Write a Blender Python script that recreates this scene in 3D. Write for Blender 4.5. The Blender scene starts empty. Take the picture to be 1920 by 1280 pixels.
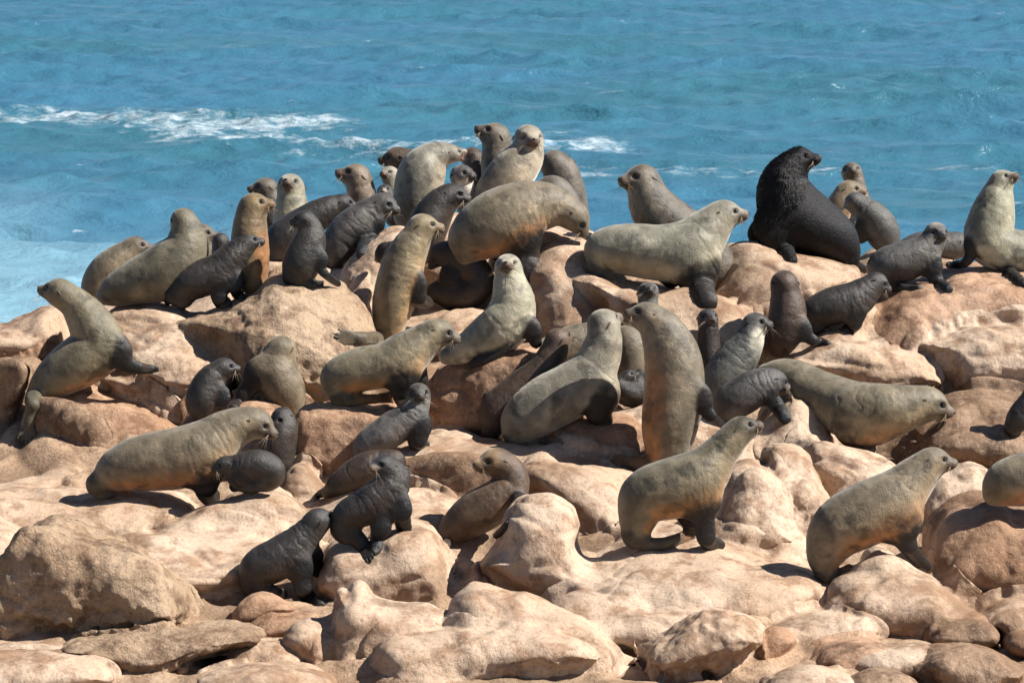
import bpy, math, random
import numpy as np
from mathutils import Vector
from mathutils.bvhtree import BVHTree

# ------------------------------------------------------------------ camera, sky, sun, exposure
scene = bpy.context.scene
COL = scene.collection
FPX, PITCH, CAM_H = 6720.0, math.radians(9.0), 7.0
cam_data = bpy.data.cameras.new("camera")
cam = bpy.data.objects.new("camera", cam_data)
COL.objects.link(cam)
cam.location = (0, 0, CAM_H)
cam.rotation_euler = (math.radians(90) - PITCH, 0, 0)
cam_data.sensor_width = 36.0
cam_data.lens = 36.0 * FPX / 1920.0
cam_data.clip_start, cam_data.clip_end = 1.0, 9000.0
cam_data.dof.use_dof = True
cam_data.dof.focus_distance = 26.6
cam_data.dof.aperture_fstop = 8.0
scene.camera = cam

SUN = Vector((0.69, -0.08, 0.72)).normalized()
SUN_EL = math.asin(SUN.z)
SUN_AZ = math.atan2(SUN.x, SUN.y)
world = bpy.data.worlds.new("World")
scene.world = world
world.use_nodes = True
wn = world.node_tree
sky = wn.nodes.new("ShaderNodeTexSky")
sky.sky_type = 'NISHITA'
sky.sun_disc = False
sky.sun_elevation = SUN_EL
sky.sun_rotation = SUN_AZ
sky.air_density, sky.dust_density, sky.ozone_density = 0.75, 0.25, 1.5
wn.links.new(sky.outputs[0], wn.nodes["Background"].inputs[0])
wn.nodes["Background"].inputs[1].default_value = 0.05

sun_data = bpy.data.lights.new("sun", 'SUN')
sun_data.energy = 5.0
sun_data.angle = math.radians(0.53)
sun_data.color = (1.0, 0.965, 0.90)
sun_ob = bpy.data.objects.new("sun", sun_data)
COL.objects.link(sun_ob)
sun_ob.location = (30, 10, 40)
sun_ob.rotation_euler = SUN.to_track_quat('Z', 'Y').to_euler()

scene.view_settings.view_transform = 'Standard'
scene.view_settings.look = 'None'
scene.view_settings.exposure = 1.08
scene.view_settings.gamma = 1.0
scene.view_settings.use_curve_mapping = False

# ------------------------------------------------------------------ view-aligned measuring frame
RV = np.array([1.0, 0, 0])
UV = np.array([0, math.sin(PITCH), math.cos(PITCH)])
FV = np.array([0, math.cos(PITCH), -math.sin(PITCH)])
CV = np.array([0, 0, CAM_H])

def at(u, v, d):
    return CV + FV * d + RV * ((u - 960) / FPX * d) + UV * ((640 - v) / FPX * d)

DV = np.array([[300, 33.2], [380, 31.8], [450, 30.6], [600, 28.7], [750, 27.2], [900, 26.0], [1100, 23.8], [1280, 21.9], [1500, 19.6], [1800, 17.0]])
def depth_of(v):
    return float(np.interp(v, DV[:, 0], DV[:, 1]))

# ------------------------------------------------------------------ noise
_rng = np.random.RandomState(7)
_perm = _rng.permutation(256).astype(np.int32)
_perm = np.concatenate([_perm, _perm, _perm])
_grad = _rng.normal(size=(256, 3)).astype(np.float32)
_grad /= np.linalg.norm(_grad, axis=1)[:, None]
def pnoise(P):
    P = np.asarray(P, np.float32)
    I = np.floor(P).astype(np.int32)
    Fr = P - I
    I &= 255
    W = Fr * Fr * Fr * (Fr * (Fr * 6 - 15) + 10)
    out = np.zeros(len(P), np.float32)
    for dx in (0, 1):
        for dy in (0, 1):
            for dz in (0, 1):
                h = _perm[_perm[_perm[(I[:, 0] + dx) & 255] + ((I[:, 1] + dy) & 255)] + ((I[:, 2] + dz) & 255)]
                g = _grad[h]
                dot = g[:, 0] * (Fr[:, 0] - dx) + g[:, 1] * (Fr[:, 1] - dy) + g[:, 2] * (Fr[:, 2] - dz)
                w = (W[:, 0] if dx else 1 - W[:, 0]) * (W[:, 1] if dy else 1 - W[:, 1]) * (W[:, 2] if dz else 1 - W[:, 2])
                out += w * dot
    return out * 1.5
def fbm(P, octv=3, gain=0.5):
    P = np.asarray(P, np.float32)
    s = np.zeros(len(P), np.float32); a = 1.0
    for i in range(octv):
        s += a * pnoise(P * (2.03 ** i) + 17.3 * i)
        a *= gain
    return s
def sstep(a, b, x):
    t = np.clip((x - a) / (b - a), 0, 1)
    return t * t * (3 - 2 * t)

# ------------------------------------------------------------------ surface nets mesher and mesh helpers
def surface_nets(F, lo, h):
    ins = F < 0
    nx, ny, nz = F.shape
    cnt = np.zeros((nx - 1, ny - 1, nz - 1), np.int8)
    offs = [(i, j, k) for i in (0, 1) for j in (0, 1) for k in (0, 1)]
    for i, j, k in offs:
        cnt += ins[i:nx - 1 + i, j:ny - 1 + j, k:nz - 1 + k]
    act = np.argwhere((cnt > 0) & (cnt < 8))
    corner = {o: F[act[:, 0] + o[0], act[:, 1] + o[1], act[:, 2] + o[2]] for o in offs}
    acc = np.zeros((len(act), 3)); n = np.zeros(len(act))
    for o in offs:
        for ax in range(3):
            if o[ax] == 0:
                p = list(o); p[ax] = 1; p = tuple(p)
                f0, f1 = corner[o], corner[p]
                m = (f0 < 0) != (f1 < 0)
                t = np.where(m, f0 / np.where(m, f0 - f1, 1), 0)
                pos = np.tile(np.array(o, float), (len(act), 1))
                pos[:, ax] += t
                acc[m] += pos[m]; n[m] += 1
    V = (act + acc / n[:, None]) * h + np.asarray(lo)
    idx = -np.ones(cnt.shape, np.int64)
    idx[act[:, 0], act[:, 1], act[:, 2]] = np.arange(len(act))
    quads = []
    for ax in range(3):
        a = [slice(None)] * 3; b = [slice(None)] * 3
        a[ax] = slice(0, -1); b[ax] = slice(1, None)
        E = np.argwhere(ins[tuple(a)] != ins[tuple(b)])
        o1, o2 = [(1, 2), (2, 0), (0, 1)][ax]
        ok = (E[:, o1] > 0) & (E[:, o2] > 0) & (E[:, o1] < F.shape[o1] - 1) & (E[:, o2] < F.shape[o2] - 1)
        E = E[ok]
        c = []
        for d1, d2 in ((-1, -1), (0, -1), (0, 0), (-1, 0)):
            q = E.copy(); q[:, o1] += d1; q[:, o2] += d2
            c.append(idx[q[:, 0], q[:, 1], q[:, 2]])
        Q = np.stack(c, 1)
        first_in = ins[E[:, 0], E[:, 1], E[:, 2]]
        Q[~first_in] = Q[~first_in][:, ::-1]
        quads.append(Q)
    return V, np.concatenate(quads)

def relax(V, Q, it=2, lam=0.5):
    e = np.concatenate([Q[:, [0, 1]], Q[:, [1, 2]], Q[:, [2, 3]], Q[:, [3, 0]]])
    a = np.concatenate([e[:, 0], e[:, 1]]); b = np.concatenate([e[:, 1], e[:, 0]])
    deg = np.bincount(a, minlength=len(V)).astype(float)
    for _ in range(it):
        M = np.stack([np.bincount(a, V[b, c], minlength=len(V)) for c in range(3)], 1) / np.maximum(deg, 1)[:, None]
        V = V + (M - V) * lam
    return V

def normals(V, Q):
    n = np.cross(V[Q[:, 2]] - V[Q[:, 0]], V[Q[:, 3]] - V[Q[:, 1]])
    N = np.zeros_like(V)
    for k in range(4):
        for c in range(3):
            N[:, c] += np.bincount(Q[:, k], n[:, c], minlength=len(V))
    return N / np.maximum(np.linalg.norm(N, axis=1), 1e-9)[:, None]

def outward(V, Q):
    c = V - V.mean(0)
    n = np.cross(V[Q[:, 2]] - V[Q[:, 0]], V[Q[:, 3]] - V[Q[:, 1]])
    return Q if (n * c[Q[:, 0]]).sum() > 0 else Q[:, ::-1].copy()

def make_mesh(name, V, Q, mat, attrs=None):
    me = bpy.data.meshes.new(name)
    V = np.asarray(V, np.float32); Q = np.asarray(Q, np.int32)
    k = Q.shape[1]
    me.vertices.add(len(V)); me.vertices.foreach_set("co", V.ravel())
    me.loops.add(Q.size); me.loops.foreach_set("vertex_index", Q.ravel())
    me.polygons.add(len(Q))
    me.polygons.foreach_set("loop_start", np.arange(0, Q.size, k, dtype=np.int32))
    me.polygons.foreach_set("loop_total", np.full(len(Q), k, np.int32))
    me.polygons.foreach_set("use_smooth", np.ones(len(Q), bool))
    me.update(calc_edges=True)
    for nm, arr in (attrs or {}).items():
        arr = np.asarray(arr, np.float32)
        if arr.ndim == 2:
            at_ = me.attributes.new(nm, 'FLOAT_COLOR', 'POINT')
            at_.data.foreach_set("color", np.concatenate([arr, np.ones((len(arr), 1), np.float32)], 1).ravel())
        else:
            at_ = me.attributes.new(nm, 'FLOAT', 'POINT')
            at_.data.foreach_set("value", arr)
    me.materials.append(mat)
    return me

def link(name, me, loc=(0, 0, 0), parent=None, label=None, cat=None, group=None, kind=None):
    o = bpy.data.objects.new(name, me)
    COL.objects.link(o)
    o.location = loc
    if parent is not None: o.parent = parent
    if label: o["label"] = label
    if cat: o["category"] = cat
    if group: o["group"] = group
    if kind: o["kind"] = kind
    return o

# ------------------------------------------------------------------ materials
class NT:
    def __init__(s, name):
        s.m = bpy.data.materials.new(name); s.m.use_nodes = True
        s.t = s.m.node_tree; s.n = s.t.nodes; s.b = s.n["Principled BSDF"]
    def new(s, typ, **kw):
        n = s.n.new(typ)
        for k, v in kw.items(): setattr(n, k, v)
        return n
    def link(s, a, b): s.t.links.new(a, b)
    def noise(s, vec, scale, detail=3, rough=0.55, dist=0.0):
        n = s.new("ShaderNodeTexNoise")
        n.inputs["Scale"].default_value = scale; n.inputs["Detail"].default_value = detail
        n.inputs["Roughness"].default_value = rough; n.inputs["Distortion"].default_value = dist
        s.link(vec, n.inputs["Vector"]); return n.outputs["Fac"]
    def ramp(s, fac, a, b):
        n = s.new("ShaderNodeMapRange"); n.interpolation_type = 'SMOOTHSTEP'
        n.inputs["From Min"].default_value = a; n.inputs["From Max"].default_value = b
        s.link(fac, n.inputs["Value"]); return n.outputs["Result"]
    def math(s, op, a, b=None):
        n = s.new("ShaderNodeMath", operation=op)
        for i, x in enumerate((a, b)):
            if x is None: continue
            if isinstance(x, (int, float)): n.inputs[i].default_value = x
            else: s.link(x, n.inputs[i])
        return n.outputs[0]
    def mix(s, fac, a, b, mode='MIX'):
        n = s.new("ShaderNodeMix", data_type='RGBA', blend_type=mode)
        for key, x in ((0, fac), (6, a), (7, b)):
            if isinstance(x, (int, float)): n.inputs[key].default_value = x
            elif isinstance(x, tuple): n.inputs[key].default_value = (*x, 1)
            else: s.link(x, n.inputs[key])
        return n.outputs[2]
    def bump(s, h, strength, dist, prev=None):
        n = s.new("ShaderNodeBump"); n.inputs["Strength"].default_value = strength
        n.inputs["Distance"].default_value = dist
        s.link(h, n.inputs["Height"])
        if prev is not None: s.link(prev, n.inputs["Normal"])
        return n.outputs["Normal"]
    def set(s, **kw):
        for k, v in kw.items(): s.b.inputs[k.replace("_", " ")].default_value = v

def rock_material(name, light, mid, dark, stain, rough_bump, pit=0.5):
    t = NT(name)
    geo = t.new("ShaderNodeNewGeometry"); P = geo.outputs["Position"]
    big = t.noise(P, 1.1, 4, 0.55, 0.4)
    med = t.noise(P, 5.0, 5, 0.6, 0.3)
    fine = t.noise(P, 42, 4, 0.7)
    grit = t.noise(P, 130, 2, 0.6)
    c = t.mix(t.ramp(big, 0.35, 0.65), mid, light)
    c = t.mix(t.math('MULTIPLY', t.ramp(med, 0.47, 0.66), 0.85), c, dark)
    c = t.mix(t.math('MULTIPLY', t.ramp(t.noise(P, 2.3, 6, 0.68, 0.8), 0.55, 0.68), stain), c, (0.095, 0.052, 0.03))
    c = t.mix(t.math('MULTIPLY', t.ramp(t.noise(P, 9.0, 5, 0.7), 0.60, 0.72), 0.55), c, (0.42, 0.31, 0.21))
    c = t.mix(t.math('MULTIPLY', t.ramp(fine, 0.52, 0.70), 0.38), c, (0.50, 0.38, 0.26))
    c = t.mix(t.math('MULTIPLY', t.ramp(fine, 0.47, 0.34), 0.42), c, (0.09, 0.052, 0.03))
    c = t.mix(t.math('MULTIPLY', t.ramp(t.noise(P, 6.5, 3, 0.5), 0.70, 0.78), 0.5), c, (0.50, 0.43, 0.35))
    guano = t.math('MULTIPLY', t.ramp(t.noise(P, 1.7, 2, 0.5), 0.58, 0.68), t.ramp(t.noise(P, 22, 5, 0.75, 1.5), 0.62, 0.70))
    c = t.mix(t.math('MULTIPLY', guano, 0.7), c, (0.58, 0.54, 0.47))
    c = t.mix(t.math('MULTIPLY', t.ramp(t.noise(P, 0.8, 6, 0.7, 1.0), 0.52, 0.66), 0.8), c, t.mix(med, (0.12, 0.066, 0.036), (0.25, 0.145, 0.08)))
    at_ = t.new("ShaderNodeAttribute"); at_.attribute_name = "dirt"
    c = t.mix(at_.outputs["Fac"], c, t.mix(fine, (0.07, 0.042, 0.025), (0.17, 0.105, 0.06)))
    t.link(c, t.b.inputs["Base Color"])
    h = t.math('ADD', t.math('MULTIPLY', fine, 0.6), t.math('MULTIPLY', grit, 0.4))
    n1 = t.bump(t.noise(P, 14, 6, 0.70), rough_bump, 0.05)
    n2 = t.bump(h, 0.6, 0.018, n1)
    t.link(n2, t.b.inputs["Normal"])
    t.link(t.math('ADD', t.math('MULTIPLY', t.ramp(big, 0.6, 0.3), 0.25), 0.58), t.b.inputs["Roughness"])
    t.set(Specular_IOR_Level=0.28)
    return t.m
ROCK = rock_material("granite", (0.47, 0.352, 0.258), (0.395, 0.272, 0.184), (0.22, 0.125, 0.072), 0.6, 0.3)
ROCK_ROUGH = rock_material("crumbly_granite", (0.42, 0.30, 0.20), (0.31, 0.205, 0.125), (0.15, 0.085, 0.048), 0.8, 0.9)
ROCK_RED = rock_material("reddish_granite", (0.40, 0.25, 0.16), (0.27, 0.15, 0.085), (0.15, 0.075, 0.040), 0.65, 0.35)
ROCK_DARK = rock_material("wet_brown_shade_granite", (0.27, 0.175, 0.11), (0.17, 0.10, 0.058), (0.085, 0.047, 0.028), 0.8, 0.4)  # dark stained stone; on steep faces its colour also holds painted shade
GROUND = rock_material("bedrock", (0.45, 0.315, 0.212), (0.34, 0.222, 0.140), (0.19, 0.112, 0.068), 0.7, 0.5)

def fur_material(name, rough, sheen, spec, bump, mid=0.25):
    t = NT(name)
    a = t.new("ShaderNodeAttribute"); a.attribute_name = "coat"
    tc = t.new("ShaderNodeTexCoord"); P = tc.outputs["Object"]
    f1 = t.noise(P, 150, 3, 0.7)
    f2 = t.noise(P, 8, 4, 0.6, 0.4)
    c = t.mix(1.0, a.outputs["Color"], t.mix(f1, (0.55, 0.55, 0.55), (1.45, 1.45, 1.45)), 'MULTIPLY')
    c = t.mix(1.0, c, t.mix(t.ramp(f2, 0.3, 0.7), (0.76, 0.74, 0.72), (1.18, 1.17, 1.15)), 'MULTIPLY')
    t.link(c, t.b.inputs["Base Color"])
    st = t.new("ShaderNodeMapping"); st.inputs["Scale"].default_value = (1, 1, 0.45)
    t.link(P, st.inputs["Vector"])
    n1 = t.bump(t.noise(P, 16, 4, 0.6, 0.6), mid, 0.03)
    n2 = t.bump(t.noise(st.outputs["Vector"], 190, 2, 0.6), bump, 0.011, n1)
    t.link(n2, t.b.inputs["Normal"])
    t.set(Roughness=rough, Specular_IOR_Level=spec, Sheen_Roughness=0.45)
    t.link(t.math('MULTIPLY', a.outputs["Fac"], sheen), t.b.inputs["Sheen Weight"])
    t.b.inputs["Sheen Tint"].default_value = (1.0, 0.95, 0.85, 1)
    return t.m
FUR = fur_material("adult_fur", 0.47, 2.4, 0.36, 0.4)
FUR_PUP = fur_material("pup_fur", 0.45, 1.2, 0.42, 0.5, 0.22)
FUR_BULL = fur_material("bull_fur", 0.5, 0.4, 0.25, 0.6, 0.2)

def plain(name, col, rough, spec=0.5, coat=0.0):
    t = NT(name); t.set(Roughness=rough, Specular_IOR_Level=spec, Coat_Weight=coat)
    t.b.inputs["Base Color"].default_value = (*col, 1)
    return t.m
EYE_M = plain("wet_eye", (0.006, 0.005, 0.005), 0.08, 0.6, 0.5)
NOSE_M = plain("nose_skin", (0.022, 0.017, 0.015), 0.35, 0.5)
MANE_M = plain("mane_hair", (0.012, 0.010, 0.009), 0.42, 0.35)
WHISK_M = plain("whisker_hair", (0.30, 0.24, 0.17), 0.5)
EAR_PALE = plain("ear_skin_brown", (0.10, 0.07, 0.045), 0.6, 0.3)
EAR_DARK = plain("ear_skin_dark", (0.028, 0.022, 0.02), 0.55, 0.3)
MOUTH_M = plain("mouth_lining", (0.42, 0.07, 0.05), 0.35, 0.5)

# ------------------------------------------------------------------ bedrock terrain
CREST = np.array([[-900, 660], [0, 630], [100, 606], [190, 585], [330, 570], [430, 545], [500, 515], [640, 480], [720, 450], [850, 445], [1000, 450],
                  [1110, 460], [1250, 480], [1410, 465], [1560, 485], [1620, 495], [1800, 505], [2100, 515], [2900, 560]], float)
_vs = np.linspace(250, 1800, 400)
_ds = np.array([depth_of(v) for v in _vs])
_pts = np.array([at(960, v, d) for v, d in zip(_vs, _ds)])
_o = np.argsort(_pts[:, 1])
GY, GZ = _pts[_o, 1], _pts[_o, 2]
_cx, _cy = [], []
for u, v in CREST:
    p = at(u, v, depth_of(v)); _cx.append(p[0]); _cy.append(p[1])
def ground_z(x, y):
    z1 = np.interp(y, GY, GZ)
    yc = np.interp(x, _cx, _cy)
    zc = np.interp(yc, GY, GZ)
    z2 = zc + 0.12 - 0.55 * np.maximum(y - yc, -0.5)
    k = 0.25
    h = np.maximum(k - np.abs(z1 - z2), 0) / k
    z = np.minimum(z1, z2) - h * h * k * 0.25
    return np.maximum(z, -1.2)
def ground_noise(x, y):
    P = np.stack([x, y, np.zeros_like(x)], 1)
    w = np.stack([fbm(P * 0.9 + 5, 2), fbm(P * 0.9 + 31, 2), 0 * x], 1)
    a = pnoise(P * np.array([0.75, 1.1, 1]) + w * 0.5)
    b = pnoise(P * np.array([1.5, 2.3, 1]) + w * 0.9 + 9)
    c = fbm(P * 6.0 + w, 3)
    rid = 1 - np.abs(pnoise(P * np.array([1.2, 1.7, 1]) + w * 0.8 + 40)) * 2.2
    return 0.11 * a + 0.055 * (1 - np.abs(b) * 2) + 0.014 * c - 0.085 * np.clip(rid - 0.55, 0, 1), rid, b
xs = np.concatenate([np.linspace(-16, -5.2, 70)[:-1], np.arange(-5.2, 5.2, 0.032), np.linspace(5.2, 16, 70)])
ys = np.concatenate([np.linspace(10, 20.2, 60)[:-1], np.arange(20.2, 34, 0.034), np.linspace(34, 46, 70)])
X, Y = np.meshgrid(xs, ys, indexing='ij')
Xf, Yf = X.ravel(), Y.ravel()
gn, rid, gb = ground_noise(Xf, Yf)
Zf = ground_z(Xf, Yf) + gn
dirt = np.clip(sstep(0.5, 0.95, rid) * 0.5 + sstep(0.1, -0.35, gn / 0.11) * 0.25, 0, 0.85)
nx, ny = X.shape
ii = np.arange(nx * ny).reshape(nx, ny)
GQ = np.stack([ii[:-1, :-1].ravel(), ii[1:, :-1].ravel(), ii[1:, 1:].ravel(), ii[:-1, 1:].ravel()], 1)
GVerts = np.stack([Xf, Yf, Zf], 1)
ground = link("rocky_ground", make_mesh("rocky_ground", GVerts, GQ, GROUND, {"dirt": dirt}), kind="structure")

# ------------------------------------------------------------------ sea
def sea_pt(u, v):
    q = at(u, v, 1.0) - CV
    return CV + q * (-CAM_H / q[2])
sx = np.arange(-25, 25.01, 0.13)
sy = np.concatenate([np.arange(33, 60, 0.11), np.arange(60, 90, 0.16), np.arange(90, 150, 0.26)])
X, Y = np.meshgrid(sx, sy, indexing='ij')
Xf, Yf = X.ravel(), Y.ravel()
Zw = np.zeros_like(Xf); Dx = np.zeros_like(Xf); Dy = np.zeros_like(Xf)
rw = np.random.RandomState(11)
fade = np.clip((Yf - 38) / 18, 0.25, 1)
for i in range(64):
    lam = 0.6 * (9.0 / 0.6) ** (rw.rand())
    ang = rw.normal(0, 0.55) - 0.12
    kx, ky = math.sin(ang) * 2 * math.pi / lam, -math.cos(ang) * 2 * math.pi / lam
    amp = 0.0105 * lam ** 0.62 * (0.6 + 0.8 * rw.rand())
    ph = rw.rand() * 6.28
    th = kx * Xf + ky * Yf + ph + 0.9 * np.sin(0.11 * Xf + 0.07 * Yf + i)
    Zw += amp * np.cos(th)
    Dx -= amp * 0.8 * math.sin(ang) * np.sin(th); Dy += amp * 0.8 * math.cos(ang) * np.sin(th)
PS = np.stack([Xf, Yf, 0 * Xf], 1)
gust = 0.75 + 0.5 * np.clip(fbm(PS * np.array([0.05, 0.09, 1]) + 3, 2), -0.6, 0.8)
Zw *= fade * gust
foam = np.zeros_like(Xf)
def foam_line(pts, amp, soft=1.0):
    global foam
    W = [(sea_pt(u, v), (sea_pt(u, v - t)[1] - sea_pt(u, v + t)[1]) / 2) for u, v, t in pts]
    wx = [w[0][0] for w in W]; wy = [w[0][1] for w in W]; wt = [w[1] for w in W]
    yc = np.interp(Xf, wx, wy) + 0.8 * pnoise(np.stack([Xf * 0.6, Yf * 0.15, 0 * Xf + amp], 1))
    tt = np.interp(Xf, wx, wt)
    inx = sstep(wx[0] - 0.3, wx[0] + 1.2, Xf) * sstep(wx[-1] + 0.3, wx[-1] - 1.6, Xf)
    q = (Yf - yc) / tt
    foam = np.maximum(foam, amp * inx * np.exp(-(q * q) ** soft))
foam_line([(-200, 220, 12), (0, 221, 12), (150, 225, 15), (300, 230, 20), (430, 240, 20), (560, 236, 24), (640, 238, 18), (740, 240, 10)], 1.0, 0.8)
foam_line([(200, 246, 12), (430, 260, 18), (560, 273, 16), (720, 286, 11), (900, 280, 13), (1000, 272, 20), (1120, 274, 20), (1200, 278, 12), (1290, 284, 8)], 1.0)
foam_line([(960, 318, 8), (1100, 326, 10), (1300, 331, 5), (1500, 328, 5), (1620, 316, 6), (1760, 318, 7), (1960, 322, 5)], 0.8)
foam_line([(-60, 598, 16), (60, 592, 18), (170, 575, 16), (260, 565, 10)], 0.95)
foam_line([(-60, 548, 14), (90, 540, 14), (200, 520, 10), (320, 500, 8)], 0.5)
sn = fbm(PS * np.array([0.25, 0.12, 1]) + 8, 3)
shallow = np.clip(sstep(-1.0, -5.0, Xf + (Yf - 45) * 0.10 + 1.2 * sn) * sstep(64, 42, Yf + 7 * sn) * (0.85 + 0.35 * sn), 0, 1)
Zw += 0.10 * foam * (0.6 + 0.8 * fbm(PS * 2.4, 3))
SV = np.stack([Xf + Dx * fade, Yf + Dy * fade, Zw], 1)
nx, ny = X.shape
ii = np.arange(nx * ny).reshape(nx, ny)
SQ = np.stack([ii[:-1, :-1].ravel(), ii[1:, :-1].ravel(), ii[1:, 1:].ravel(), ii[:-1, 1:].ravel()], 1)

def water_material():
    t = NT("sea_water")
    geo = t.new("ShaderNodeNewGeometry"); P = geo.outputs["Position"]
    mp = t.new("ShaderNodeMapping"); mp.inputs["Scale"].default_value = (0.6, 1.0, 1.0); t.link(P, mp.inputs["Vector"]); S = mp.outputs["Vector"]
    fo = t.new("ShaderNodeAttribute"); fo.attribute_name = "foam"
    sh = t.new("ShaderNodeAttribute"); sh.attribute_name = "shallow"
    big = t.noise(S, 0.10, 3, 0.5, 0.3)
    c = t.mix(t.ramp(big, 0.35, 0.65), (0.038, 0.124, 0.195), (0.033, 0.116, 0.160))
    c = t.mix(sh.outputs["Fac"], c, (0.22, 0.38, 0.46))
    lace = t.noise(S, 1.7, 6, 0.72, 1.2)
    spray = t.noise(S, 6.0, 5, 0.75, 0.6)
    tex = t.math('ADD', t.math('MULTIPLY', lace, 0.6), t.math('MULTIPLY', spray, 0.4))
    v = t.math('ADD', t.math('MULTIPLY', fo.outputs["Fac"], 0.19), t.math('SUBTRACT', tex, 0.5))
    f = t.math('MULTIPLY', t.ramp(v, 0.09, 0.36), t.ramp(fo.outputs["Fac"], 0.04, 0.35))
    fleck = t.math('MULTIPLY', t.ramp(t.noise(S, 0.55, 3, 0.5), 0.66, 0.70), t.ramp(t.noise(S, 5, 3, 0.6), 0.60, 0.70))
    f = t.math('MAXIMUM', t.math('MULTIPLY', f, 0.56), t.math('MULTIPLY', fleck, 0.5))
    c = t.mix(f, c, (0.80, 0.84, 0.86))
    t.link(c, t.b.inputs["Base Color"])
    t.link(t.math('ADD', t.math('MULTIPLY', f, 0.5), 0.26), t.b.inputs["Roughness"])
    n1 = t.bump(t.noise(S, 1.6, 5, 0.62, 0.5), 0.38, 0.30)
    n2 = t.bump(t.noise(S, 6.0, 4, 0.65, 0.3), 0.6, 0.07, n1)
    t.link(n2, t.b.inputs["Normal"])
    t.set(IOR=1.33, Specular_IOR_Level=0.5)
    return t.m
WATER = water_material()
sea = link("sea", make_mesh("sea", SV, SQ, WATER, {"foam": foam, "shallow": shallow}), kind="structure")
# the open water round the wave field, out to the horizon
ox = [-4000, -25, 25, 4000]; oy = [-500, 33, 149.9, 7000]
ov = [(x, y, -0.02) for x in ox for y in oy]
oq = [(i * 4 + j, (i + 1) * 4 + j, (i + 1) * 4 + j + 1, i * 4 + j + 1) for i in range(3) for j in range(3) if not (i == 1 and j == 1)]
link("open_sea", make_mesh("open_sea", ov, oq, WATER, {"foam": np.zeros(16), "shallow": np.zeros(16)}), kind="structure")

# ------------------------------------------------------------------ rocks: traced outline, real thickness, leaning rounded body
def chaikin(P, it=2):
    P = np.asarray(P, float)
    for _ in range(it):
        N = np.roll(P, -1, 0)
        P = np.stack([P * 0.78 + N * 0.22, P * 0.22 + N * 0.78], 1).reshape(-1, 2)
    return P
def poly_sdf(P, gx, gy):
    d2 = np.full(gx.shape, 1e9); ins = np.zeros(gx.shape, bool)
    for (x0, y0), (x1, y1) in zip(P, np.roll(P, -1, 0)):
        ex, ey = x1 - x0, y1 - y0
        wx, wy = gx - x0, gy - y0
        t = np.clip((wx * ex + wy * ey) / (ex * ex + ey * ey + 1e-12), 0, 1)
        d2 = np.minimum(d2, (wx - ex * t) ** 2 + (wy - ey * t) ** 2)
        c = ((y0 > gy) != (y1 > gy))
        with np.errstate(divide='ignore', invalid='ignore'):
            ins ^= c & (gx < ex * (gy - y0) / (ey if abs(ey) > 1e-12 else 1e-12) + x0)
    d = np.sqrt(d2)
    return np.where(ins, -d, d)

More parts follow.
